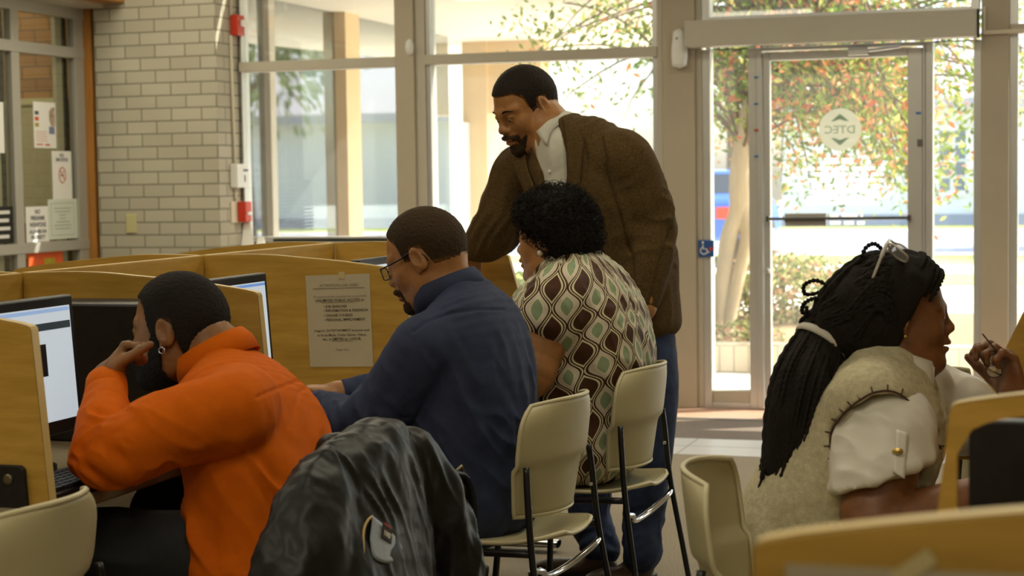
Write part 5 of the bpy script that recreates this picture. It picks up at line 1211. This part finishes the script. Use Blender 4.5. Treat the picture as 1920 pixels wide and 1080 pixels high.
solid('trousers', Tr, V3(-2.05, 3.9, 0), V3(-1.3, 4.5, .68), .008, M_brown, e, disp=lambda V: .004*folds(V, (-1, 0, .2), 20, 4))
shoe('shoe', (-1.50, 4.06, 0), (-1, -.1), M_shoe, e); shoe('shoe', (-1.39, 4.25, 0), (-1, .1), M_shoe, e)
# ---------------------------------------------------------------- woman in the patterned blouse
def print_mat():
    m = bpy.data.materials.new('ogee_print'); m.use_nodes = True; nt = m.node_tree; b = nt.nodes['Principled BSDF']; b.inputs['Roughness'].default_value = .7; b.inputs['Specular IOR Level'].default_value = .25
    a = nt.nodes.new('ShaderNodeAttribute'); a.attribute_name = 'pat'; sp = nt.nodes.new('ShaderNodeSeparateXYZ'); nt.links.new(a.outputs['Vector'], sp.inputs[0])
    def M(op, x, y=None, z=None):
        n = nt.nodes.new('ShaderNodeMath'); n.operation = op
        for i, v in enumerate((x, y, z)):
            if v is None: continue
            if isinstance(v, (int, float)): n.inputs[i].default_value = v
            else: nt.links.new(v, n.inputs[i])
        return n.outputs[0]
    u, v = sp.outputs[0], sp.outputs[1]
    cv = M('COSINE', M('MULTIPLY', v, 2*PI)); tri = M('ABSOLUTE', M('MULTIPLY_ADD', M('FRACT', u), 2., -1.))
    g = M('SUBTRACT', tri, M('MULTIPLY_ADD', cv, .40, .5))
    r = nt.nodes.new('ShaderNodeValToRGB'); r.color_ramp.interpolation = 'CONSTANT'; el = r.color_ramp.elements
    br, cr, gn, pk = srgb(70, 40, 22), srgb(214, 206, 168), srgb(142, 156, 122), srgb(206, 192, 172)
    stops = [(0, br), (.30, br), (.345, cr), (.41, br), (.46, cr), (.50, br), (.56, pk), (.70, cr), (.75, gn)]
    while len(el) < len(stops): el.new(.5)
    for i, (p_, c_) in enumerate(stops): el[i].position = p_; el[i].color = (*c_, 1)
    nt.links.new(M('MULTIPLY_ADD', g, .5, .5), r.inputs[0]); nt.links.new(r.outputs[0], b.inputs['Base Color']); return m
M_print = print_mat()
hd = Head(at(1037, 452, y=4.93), (-.97, .20, -.06), (0, 0, 1), .97, fat=1., wide=1.04)
T = ([V3(-1.43, 4.93, .575), V3(-1.415, 4.93, .67), V3(-1.395, 4.93, .77), V3(-1.395, 4.93, .89), V3(-1.405, 4.93, .98), V3(-1.42, 4.93, 1.035), V3(-1.44, 4.93, 1.065)], [.25, .245, .245, .25, .225, .155, .09], [.225, .21, .212, .195, .160, .115, .075], (.06, 1, .0))
sh = at(1046, 572, y=4.72); el = at(985, 712, y=4.64); wr = V3(-1.85, 4.78, .745)
shr = V3(-1.43, 5.15, .93); elr = V3(-1.62, 5.22, .75); wrr = V3(-1.88, 5.12, .745)
arms = [dict(p=[sh+V3(.01, .06, .02), sh, sh*.7+el*.3, sh*.35+el*.65, el, (el+wr)/2, wr], r=[.09, .088, .086, .080, .070, .055, .032], upto=3, trim=.02, g=.010, hand=dict(fdir=(-.9, .2, 0), palm_n=(0, 0, -1), curl=.5, thumb=-1, sc=.92)),
        dict(p=[shr+V3(.01, -.06, .02), shr, (shr+elr)/2, elr, (elr+wrr)/2, wrr], r=[.09, .088, .078, .066, .052, .032], upto=3, trim=-.01, g=.010, hand=dict(fdir=(-.9, -.2, 0), palm_n=(0, 0, -1), curl=.5, thumb=1, sc=.92))]
e, B = make_person('seated woman with dark curly hair in a brown and green patterned blouse', (-1.4, 4.93, 0), hd, T, arms, SKM,
              neck=([V3(-1.43, 4.93, 1.03), V3(-1.455, 4.93, 1.085), hd.W(-.02, 0, -.04)], [.085, .070, .068]))
H = S(); b_ = lambda c, r, k=.03: H.ball(hd.W(*c), r, hd.R, k)
b_((-.02, 0, .062), (.112, .104, .098)); b_((-.06, 0, .01), (.085, .098, .085)); b_((-.05, 0, -.045), (.062, .080, .05)); b_((.045, 0, .095), (.055, .08, .045))
H.ball(hd.W(.09, 0, -.01), (.075, .09, .075), hd.R, .015, '-'); H.ball(hd.W(.02, .1, -.04), (.040, .045, .045), hd.R, .02, '-'); H.ball(hd.W(.02, -.1, -.04), (.040, .045, .045), hd.R, .02, '-')
Mh3 = hairm('curly_black_hair', (24, 19, 15), 1., 200)
ho = solid('hair', H, hd.c-.2, hd.c+.22, .0035, Mh3, e, disp=lambda V: .005*vnoise(V*75)+.003*vnoise(V*170), smooth=1)
me = ho.data; hv = np.array([v.co for v in me.vertices])+np.array(e.location); hn = np.array([v.normal for v in me.vertices]); ix = np.random.default_rng(4).choice(len(hv), 2600, replace=False)
fuzz('hair_curls', hv[ix], hn[ix], .016, .0011, Mh3, ho, 6, .9)
obj('earring', MB().ball(hd.W(-.004, .094, -.032), .0085, 12, 8), mat('pearl', srgb(232, 222, 204), .2), e, smooth=True)
C = garment(T, arms, .006, .006)
ctr = V3(-1.40, 4.93, 0)
def pat(V):
    a = np.arctan2(V[:, 1]-ctr[1], V[:, 0]-ctr[0]); return np.stack([a*.245/.078+.15+.25*vnoise(V*9), V[:, 2]/.105+.25*np.sin(a*3)+.3*vnoise(V*7+3), V[:, 2]*0], 1)
def cd_(V): return .004*folds(V, (.3, .5, -.5), 20, 3)*np.clip((.95-V[:, 2])/.15, 0, 1)+.003*folds(V, (0, .3, -1), 26, 9)+.0015*fbm(V*14)
so = solid('blouse', C, *bounds(T, [dict(p=A['p'][:3]) for A in arms]), .0048, M_print, e, smooth=2, disp=cd_, attr=dict(pat=pat))
Tr = S(); Tr.trunk([V3(-1.42, 4.93, .555), V3(-1.42, 4.93, .60)], [.235, .235], [.19, .20], (0, 1, 0), .03)
for y, yk in ((4.82, 4.75), (5.05, 5.10)): Tr.limb([V3(-1.5, y, .545), V3(-1.75, (y+yk)/2, .55), V3(-1.90, yk, .53), V3(-1.88, yk, .3), V3(-1.80, yk, .09)], [.10, .10, .08, .07, .055], .03)
solid('trousers', Tr, V3(-2.1, 4.65, 0), V3(-1.15, 5.2, .72), .008, mat('taupe_trousers', srgb(66, 56, 46), .85, var=.1, vscale=30), e, disp=lambda V: .004*folds(V, (-1, 0, .2), 20, 4))
shoe('shoe', (-1.74, 4.75, 0), (-1, 0), M_shoe, e); shoe('shoe', (-1.74, 5.10, 0), (-1, 0), M_shoe, e)
# ---------------------------------------------------------------- standing man in the brown jacket
M_tweed = mat('brown_tweed', srgb(84, 66, 38), .9, var=.35, vscale=160, bump=.35, bscale=330, spec=.15)
M_shirtw = mat('white_cotton', srgb(206, 204, 190), .8, var=.03, vscale=30, bump=.08, bscale=300, spec=.2)
M_jeans = mat('dark_jeans', srgb(34, 44, 72), .85, var=.25, vscale=18, bump=.15, bscale=300, col2=srgb(46, 60, 92))
hd = Head(at(987, 203, y=5.55), (-.56, -.72, -.46), (-.15, -.2, .96), 1.06, wide=.97)
side = (.95, -.30, 0)
hip, wst, chs, upc, top = at(1168, 585, y=5.58), at(1158, 480, y=5.58), at(1112, 375, y=5.56), at(1072, 300, y=5.55), at(1045, 262, y=5.55)
T = ([hip+V3(0, 0, -.03), (hip+wst)/2, wst, chs, upc, top], [.185, .185, .185, .215, .185, .10], [.135, .135, .14, .145, .115, .075], side)
sh = at(1168, 300, y=5.47); el = at(1222, 425, y=5.50); wr = at(1208, 575, y=5.42)
shr = at(975, 325, y=5.63); elr = at(938, 420, y=5.66); wrr = at(880, 468, y=5.79)
arms = [dict(p=[sh+V3(-.06, .02, .0), sh, (sh+el)/2+V3(.01, 0, .0), el, (el+wr)/2, wr], r=[.085, .088, .080, .070, .064, .040], g=.008, trim=.02, hand=dict(fdir=(-.25, .1, -1), palm_n=(-.9, .4, .1), curl=.35, thumb=-1)),
        dict(p=[shr+V3(.06, -.02, .01), shr, (shr+elr)/2, elr, (elr+wrr)/2+V3(.01, 0, -.01), wrr], r=[.085, .085, .082, .078, .066, .038], g=.008, trim=.015, hand=dict(fdir=(-.02, .25, -1), palm_n=(-.2, .95, .2), curl=.3, thumb=-1))]
e, B = make_person('standing man in a brown jacket and white collar leaning over the seated woman', (-1.45, 5.53, 0), hd, T, arms, SKM,
              neck=([top+V3(0, 0, -.04), top+V3(-.012, -.01, .03), hd.W(-.03, 0, -.03)], [.085, .074, .070]))
short_hair(hd, faded('hair_fade_dark', (32, 27, 22), (140, 96, 54)), e, [-.11, -.045, -.03, .004, .012, .030, .040, .060, .1], [-.055, -.045, .020, .024, -.005, -.005, .050, .074, .080], .005)
beard(hd, faded('beard_short', (54, 40, 27), (54, 40, 27)), e, *JAW, grow=.0034)
bw = MB()
for q in (1, -1): bw.tube(spline([hd.W(.099, q*.014, .026), hd.W(.097, q*.030, .034), hd.W(.083, q*.052, .028)], 10), [.003, .004, .0045, .005, .005, .005, .0045, .004, .003, .002], 8, flat=.6)
obj('eyebrows', bw, Mh, e, smooth=True)
C0 = garment(T, [], -.006, 0); nk_ = unit(hd.W(-.03, 0, -.05)-top); C0.cap(top-nk_*.06, top+nk_*.02, .092, .083, .03); C0.cut(top+nk_*.020, nk_); so = solid('shirt', C0, *bounds(T, []), .006, M_shirtw, e, disp=lambda V: .003*folds(V, (0, 0, 1), 24, 3))
nf = unit(V3(-.30, -.95, 0))
C = garment(T, arms, .012, .010)
vp = [top+nf*.10+V3(-.02, 0, .05), at(1032, 300, y=5.43), at(1034, 340, y=5.42), at(1046, 400, y=5.42), at(1066, 470, y=5.42)]
C.limb(vp, [.075, .062, .055, .035, .01], .008, mode='-')
def jd_(V):
    q = V-el; a1 = np.exp(-(q*q).sum(1)/.02); q = V-elr; a2 = np.exp(-(q*q).sum(1)/.02)
    return .003*folds(V, (-.4, 0, .9), 16, 2)+.008*folds(V, (.85, -.3, .25), 24, 5)*a1+.007*folds(V, (.5, -.5, .6), 26, 8)*a2+.0025*fbm(V*10)
jo = solid('jacket', C, *bounds(T, arms), .0055, M_tweed, e, smooth=2, disp=jd_)
redisp(jo, lambda V, N: seam(V, N, [(1126, 258), (1138, 330), (1160, 400), (1182, 480), (1186, 570)], 5, .012)+seam(V, N, [(1096, 268), (1101, 300), (1098, 345), (1092, 400)], 3, .006)+seam(V, N, [(968, 300), (975, 345), (985, 400)], 4, .006)+seam(V, N, [(1258, 430), (1236, 500), (1222, 565)], 4, .006))
collar('collar', top+unit(hd.W(-.03, 0, -.05)-top)*.022, unit(hd.W(-.03, 0, -.05)-top), (.082, .078), .036, M_shirtw, so, gap=.42, flare=.020, front=(-.45, -.9, -.35), drop=.022, wing=.030, tilt=.03)
def CL(P): return C(P)
patch('lapel', CL, ([(1056, 222), (1061, 260), (1064, 330), (1066, 400), (1070, 470)], [(1076, 226), (1094, 262), (1092, 292), (1084, 380), (1074, 470)]), M_tweed, jo, 12, 8, .007, .006)
patch('lapel', CL, ([(985, 290), (990, 320), (1002, 352), (1018, 392)], [(962, 290), (962, 310), (976, 345), (1010, 392)]), M_tweed, jo, 10, 7, .007, .006)
bt = MB()
for x, y in ((1030, 322), (1034, 352)): p = surf(C0, x, y, .004); bt.ball(p, .0055, 10, 6)
obj('buttons', bt, M_white, so)
J = S(); la, ra = V3(-1.345, 5.50, .10), V3(-1.50, 5.56, .10)
J.trunk([hip+V3(0, 0, -.12), hip+V3(0, 0, -.02)], [.165, .165], [.12, .12], side, .03)
J.limb([hip+V3(.075, -.03, -.10), at(1222, 720, y=5.53), at(1222, 840, y=5.51), at(1208, 960, y=5.53), la], [.098, .088, .070, .066, .062], .03)
J.limb([hip+V3(-.085, .02, -.10), at(1130, 720, y=5.58), at(1118, 850, y=5.56), at(1105, 960, y=5.58), ra], [.098, .088, .070, .066, .062], .03)
solid('jeans', J, V3(-1.8, 5.3, 0), V3(-1.1, 5.8, 1.0), .007, M_jeans, e, disp=lambda V: .006*folds(V, (.8, -.2, .4), 22, 6)*np.clip((.6-V[:, 2])/.4, 0.15, 1))
M_boot = mat('brown_boot', srgb(60, 44, 30), .4, var=.2, vscale=20)
shoe('shoe', (-1.46, 5.56, 0), (-1, -.25), M_boot, e, .30); shoe('shoe', (-1.335, 5.56, 0), (-.6, -.8), M_boot, e, .30)
# ---------------------------------------------------------------- woman with long braids at the right
SKD2 = skin('skin_deep_warm', (112, 70, 40), (134, 86, 52))
M_vest = mat('oatmeal_knit', srgb(198, 188, 156), .95, var=.16, vscale=90, bump=.35, bscale=260, spec=.1)
M_satin = mat('white_satin', srgb(224, 218, 204), .42, var=.02, vscale=20, spec=.5)
YB = 3.65
hd = Head(at(1687, 596, y=YB), (.96, .28, -.02), (0, 0, 1), .90, fat=.6)
T = ([V3(-.535, 3.62, .53), V3(-.505, 3.62, .61), V3(-.445, 3.63, .71), V3(-.395, 3.64, .81), V3(-.375, 3.645, .88), V3(-.37, 3.65, .925)], [.19, .18, .185, .20, .165, .085], [.155, .150, .150, .135, .105, .07], (-.05, 1, 0))
sh = V3(-.362, 3.475, .805); el = at(1650, 985, y=3.38); wr = V3(-.06, 3.47, .735)
shr = V3(-.345, 3.83, .835); elr = V3(-.14, 3.84, .775); wrr = at(1908, 752, y=3.72)
arms = [dict(p=[sh+V3(.0, .05, .015), sh, (sh+el)/2+V3(-.0, 0, 0), el, (el+wr)/2, wr], r=[.070, .076, .078, .072, .052, .030], upto=4, trim=.02, g=.022, hand=dict(fdir=(.9, .1, 0), palm_n=(0, 0, -1), curl=.5, thumb=1, sc=.92)),
        dict(p=[shr+V3(.0, -.05, .015), shr, (shr+elr)/2, elr, (elr+wrr)/2, wrr], r=[.085, .085, .072, .056, .042, .027], upto=4, trim=.09, g=.012, hand=dict(fdir=(-.22, .05, .95), palm_n=(-.85, -.45, -.1), curl=1.0, spread=.10, thumb=-1, sc=1.05, thumb_curl=.5, pose=(.75, .95, 1.1, 1.2)))]
e, B = make_person('seated woman with long black braids in an oatmeal vest and white short sleeves', (-.48, 3.62, 0), hd, T, arms, SKD2,
              neck=([V3(-.365, 3.65, .88), V3(-.35, 3.65, .945), hd.W(-.02, 0, -.03)], [.075, .060, .058]))
C = garment(T, arms, -.012, .010)
hA, hB = at(1578, 912, y=3.42), at(1748, 866, y=3.42); ht = unit(hB-hA); hn_ = V3(ht[2], 0, -ht[0])
C.put(lambda P: np.maximum((hA-P)@hn_, P[:, 1]-3.56), .006, '-')
def sd_(V): q = V-(sh+el)/2; return .005*folds(V, (.5, .1, -.6), 20, 3)+.006*folds(V, (.8, 0, -.35), 26, 8)*np.exp(-(q*q).sum(1)/.02)
so = solid('blouse', C, *bounds(T, [dict(p=A['p'][:4]) for A in arms]), .0048, M_satin, e, smooth=2, disp=sd_)
# open shirt collar above the vest
collar('collar', V3(-.355, 3.65, .932), V3(.33, .08, .94), (.070, .068), .03, M_satin, so, gap=.45, flare=.030, front=(1, .1, -.3), drop=.035, wing=.05)
VS = S(); tp = T; VS.trunk(T[0], [a+.008 for a in T[1]], [b+.012 for b in T[2]], T[3], .03)
VS.cap(V3(-.385, 3.475, .872), V3(-.375, 3.58, .90), .082, .07, .03); VS.cap(V3(-.385, 3.815, .872), V3(-.375, 3.72, .90), .082, .07, .03)
VS.limb([V3(-.22, 3.62, .99), V3(-.25, 3.64, .90), V3(-.25, 3.64, .80)], [.075, .06, .02], .01, mode='-')
ah = [(1579, 878), (1566, 862), (1557, 837), (1560, 807), (1576, 783), (1592, 766), (1610, 752), (1639, 736), (1673, 734), (1702, 750), (1724, 778), (1747, 815), (1764, 841)]
VS0 = S(); VS0.p = list(VS.p)
hole = np.array([at(x, y, y=3.44)[[0, 2]] for x, y in [(1600, 915), (1585, 893)]+ah+[(1772, 870), (1760, 915), (1690, 940)]])
def in_hole(P):
    """signed distance to the armhole outline seen from the wearer's side"""
    q = P[:, [0, 2]]; d = np.full(len(q), 9.); ins = np.zeros(len(q), bool)
    for i in range(len(hole)):
        a_, b_ = hole[i], hole[(i+1) % len(hole)]; ba = b_-a_; h = np.clip((q-a_)@ba/(ba@ba), 0, 1); d = np.minimum(d, np.linalg.norm(q-a_-h[:, None]*ba, axis=1))
        c_ = (a_[1] > q[:, 1]) != (b_[1] > q[:, 1]); xi = a_[0]+(q[:, 1]-a_[1])/(b_[1]-a_[1]+1e-12)*(b_[0]-a_[0]); ins ^= c_ & (q[:, 0] < xi)
    return np.where(ins, -d, d)
VS.put(lambda P: np.maximum(in_hole(P), np.minimum(P[:, 1]-3.56, 1)), .006, '-')
VS.ball(shr+V3(.004, .075, -.065), (.112, .095, .100), None, .010, '-')
vo = solid('vest', VS, *bounds(T, []), .0048, M_vest, e, smooth=2, disp=lambda V: .0025*folds(V, (.2, 0, -1), 16, 5)+.0012*fbm(V*40))
# dark blanket stitching round the armhole
VC = VS0
ap = spline(ah, 60); line3 = [surf(VC, x, y, .002) for x, y in ap]; stt = MB(); stt.tube(line3, .0022, 6)
cx_, cy_ = 1660, 830
for k in range(2, 59, 4): x, y = ap[k]; dx, dy = x-cx_, y-cy_; L_ = math.hypot(dx, dy); stt.tube([line3[k], surf(VC, x+dx/L_*12, y+dy/L_*12, .002)], .0014, 5)
obj('stitching', stt, mat('brown_thread', srgb(70, 48, 36), .9), vo)
tb = patch('sleeve_tab', C, ([(1681, 806), (1702, 812)], [(1674, 885), (1696, 898)]), M_satin, so, 5, 14, .010, .004)
obj('tab_button', MB().ball(surf(C, 1683, 846, .014), (.011, .006, .006), 12, 8), mat('gold', (.6, .42, .12), .3, metal=1.), tb, smooth=True)
Tr = S(); Tr.trunk([V3(-.535, 3.62, .53), V3(-.535, 3.62, .56)], [.18, .17], [.14, .13], (0, 1, 0))
for y in (3.53, 3.72): Tr.limb([V3(-.5, y, .54), V3(-.3, y, .55), V3(-.1, y, .51), V3(-.1, y, .3), V3(-.14, y, .09)], [.09, .09, .075, .065, .05], .03)
solid('trousers', Tr, V3(-.7, 3.4, 0), V3(.05, 3.85, .7), .008, M_char, e); shoe('shoe', (-.2, 3.53, 0), (1, 0), M_shoe, e); shoe('shoe', (-.2, 3.72, 0), (1, 0), M_shoe, e)
# hair : a mass of thin braids swept back into a tail
Mb = hairm('black_braids', (30, 24, 20), .4, 420)
HX, HZ = [-.2, -.06, .0, .05, .10, .13, .2], [-.02, -.012, .008, .034, .066, .080, .09]      # height -> how far forward the hair reaches
H = hd.skull(.024); H.ball(hd.W(-.075, 0, .03), (.075, .085, .085), hd.R, .03)
H.keep(lambda P: (lambda q: q[:, 0]-np.interp(q[:, 2], HX, HZ))(hd.L(P))*hd.sc, .012)
tail = [at(1606, 595, y=3.64), at(1545, 645, y=3.62), at(1508, 738, y=3.55), at(1484, 855, y=3.53), at(1462, 968, y=3.53)]
H.limb(tail, [.088, .056, .068, .056, .026], .03)
hair = solid('hair', H, np.minimum(hd.c, tail[-1])-.2, np.maximum(hd.c, tail[0])+.2, .004, Mb, e, disp=lambda V: .004*vnoise(V*np.array([60, 60, 25])), smooth=1)
g = np.random.default_rng(12); brd = MB()
def braid(pts, r, n=60, m=None):
    q = spline(pts, n); s_ = np.arange(n); brd_ = m or brd; ln = np.linalg.norm(np.diff(q, axis=0), axis=1).sum(); fr = ln/.0085*2*PI/n
    brd_.tube(q, list(r*(1+.28*np.sin(s_*fr))*np.where(s_ > n-5, .6, 1)), 6)
band = at(1543, 645, y=3.62); bdir = unit(tail[2]-tail[0]); bl_ = unit(np.cross(bdir, (0, 1, 0))); bw_ = np.cross(bdir, bl_)
tails = []
for k in range(190):
    # from the hairline over the head to the band, then down the tail
    th = g.uniform(-2.0, 2.0); z0 = .035+.075*math.cos(th); y0 = .088*math.sin(th); zq = z0-.05*abs(math.sin(th))**3; st = hd.W(float(np.interp(zq, HX, HZ))-.008-abs(g.normal())*.02, y0, zq)
    rr_ = g.uniform(0, 1)**.5; an = g.uniform(0, 2*PI)
    ring = lambda c, R_: c+R_*rr_*(math.cos(an)*bl_+math.sin(an)*bw_)
    mid = hd.W(-.06, y0*1.15, z0*.95+.02)
    # push the mid points onto the hair mass
    for _ in range(3):
        for P_ in (0,):
            d0 = H(mid[None])[0]; c_ = hd.W(-.03, 0, .03); mid = mid-unit(mid-c_)*(d0-.003)
    q2 = (mid+ring(band, .056))/2; d0 = H(q2[None])[0]; q2 = q2-unit(q2-hd.W(-.06, 0, 0))*min(.03, max(-.03, d0-.002))
    L_ = g.uniform(.82, 1.08); t3 = ring(tail[2], .076); t4 = ring(tail[3], .068); t5 = ring(tail[4], .052)+V3(0, 0, -.03)*(L_-.9)*8+g.normal(size=3)*.008
    if k % 2 == 0: braid([st, mid, q2, ring(band, .056), t3, t4, t5], .0046, 110)
    else: braid([ring(band, .056), t3, t4, t5+V3(g.normal()*.012, 0, g.uniform(-.05, .01))], .0045, 80)
for j in range(5):
    q_ = .010*j; braid([hd.W(.058-q_, .075, .055+q_*.8), hd.W(.082-q_, .04, .098+q_*.9), hd.W(.088-q_, 0, .108+q_*.9), hd.W(.082-q_, -.045, .094+q_*.9), hd.W(.050-q_, -.082, .045+q_)], .0062, 70)
braids = obj('braids', brd, Mb, hair, smooth=True)
for pts in ([(1560, 540), (1530, 526), (1508, 535), (1512, 552), (1545, 545), (1556, 530)], [(1555, 560), (1525, 560), (1506, 572), (1508, 588), (1540, 575), (1556, 552)], [(1545, 585), (1518, 590), (1503, 600), (1505, 608), (1530, 608), (1550, 596)], [(1512, 575), (1514, 590), (1522, 604)], [(1615, 482), (1624, 464), (1638, 457), (1650, 464), (1658, 476)]):
    lp = MB(); braid([at(x, y, y=3.60+.012*i) for i, (x, y) in enumerate(pts)], .0042, 60, lp); obj('braid_loop', lp, Mb, hair, smooth=True)
a, b = at(1508, 614, y=3.545), at(1562, 660, y=3.545)
rg = [band+.068*(math.cos(t)*bl_*1.0+math.sin(t)*bw_*1.05) for t in np.linspace(0, 2*PI, 33)]
bm_ = MB(); n_ = len(rg)
bm_.grid(lambda u, v: band+(.060+.003*math.sin(PI*v))*(math.cos(2*PI*u)*bl_+math.sin(2*PI*u)*bw_)+bdir*(.016*(v-.5)), 40, 5, True)
obj('hair_band', bm_, mat('white_elastic', srgb(206, 200, 186), .7), hair, smooth=True, solid=.003)
# sunglasses pushed up on the hair
lw = lambda px, py, yy: at(px, py, y=yy)
Mf = mat('pale_frame', srgb(206, 200, 190), .25); sgo = None
for yy, dx in ((3.575, 0), (3.725, 14)):
    rim = [lw(1664+dx, 456, yy), lw(1676+dx, 459, yy-.012), lw(1690+dx, 470, yy-.02), lw(1701+dx, 481, yy-.012), lw(1699+dx, 491, yy+.01), lw(1686+dx, 486, yy+.02), lw(1672+dx, 474, yy+.015)]
    rs_ = spline(rim+[rim[0]], 30)
    if sgo is None:
        sgo = obj('sunglasses', MB().tube(spline([lw(1664, 456, 3.575), lw(1668, 450, 3.65), lw(1678, 456, 3.725)], 12), .003, 6), Mf, e, smooth=True)
    obj('rim', MB().tube(rs_, .0022, 6), Mf, sgo, smooth=True)
    obj('lens', MB().add(list(rs_[:-1]), [tuple(range(29))]), glass('smoke_lens', (.75, .70, .66), .14, .10), sgo, solid=.0015)
    obj('temple', MB().tube(spline([lw(1664, 456, yy), lw(1654, 478, yy-.02), lw(1642, 508, yy-.022), lw(1631, 536, yy-.01)] if dx == 0 else [lw(1678, 456, yy), lw(1660, 480, yy+.02), lw(1645, 520, yy+.03)], 16), [.0045]*6+[.003]*10, 6), Mf, sgo, smooth=True)
obj('earring', MB().ball(hd.W(-.004, -.09, -.034), .004, 10, 6), mat('gold', (.6, .42, .12), .3), e, smooth=True)
# eyeglasses held in the raised hand
yy = 3.69; Mw = mat('dark_wire', (.05, .045, .04), .4, metal=.6)
eg = empty('eyeglasses', at(1868, 690, y=yy), 'wire eyeglasses dangling from the raised hand of the woman with braids', 'eyeglasses')
for (cx1, cy1) in ((1859, 670), (1864, 696)):
    rm = [at(cx1+15*math.cos(t), cy1+12*math.sin(t), y=yy+.006*math.cos(t)) for t in np.linspace(0, 2*PI, 25)]
    obj('rim', MB().tube(rm, .0012, 6), Mw, eg, smooth=True); obj('lens', MB().add(rm[:-1], [tuple(range(24))]), glass('shiny_lens', (.9, .92, .94), .25, .25), eg, solid=.0012)
obj('temple', MB().tube(spline([at(1872, 662, y=yy), at(1858, 645, y=yy), at(1842, 626, y=yy-.02)], 10), .0014, 6), Mw, eg, smooth=True)
obj('temple', MB().tube(spline([at(1878, 704, y=yy), at(1852, 690, y=yy), at(1834, 662, y=yy-.02)], 10), .0014, 6), Mw, eg, smooth=True)
obj('bridge', MB().tube([at(1864, 681, y=yy), at(1862, 686, y=yy)], .0012, 6), Mw, eg, smooth=True)
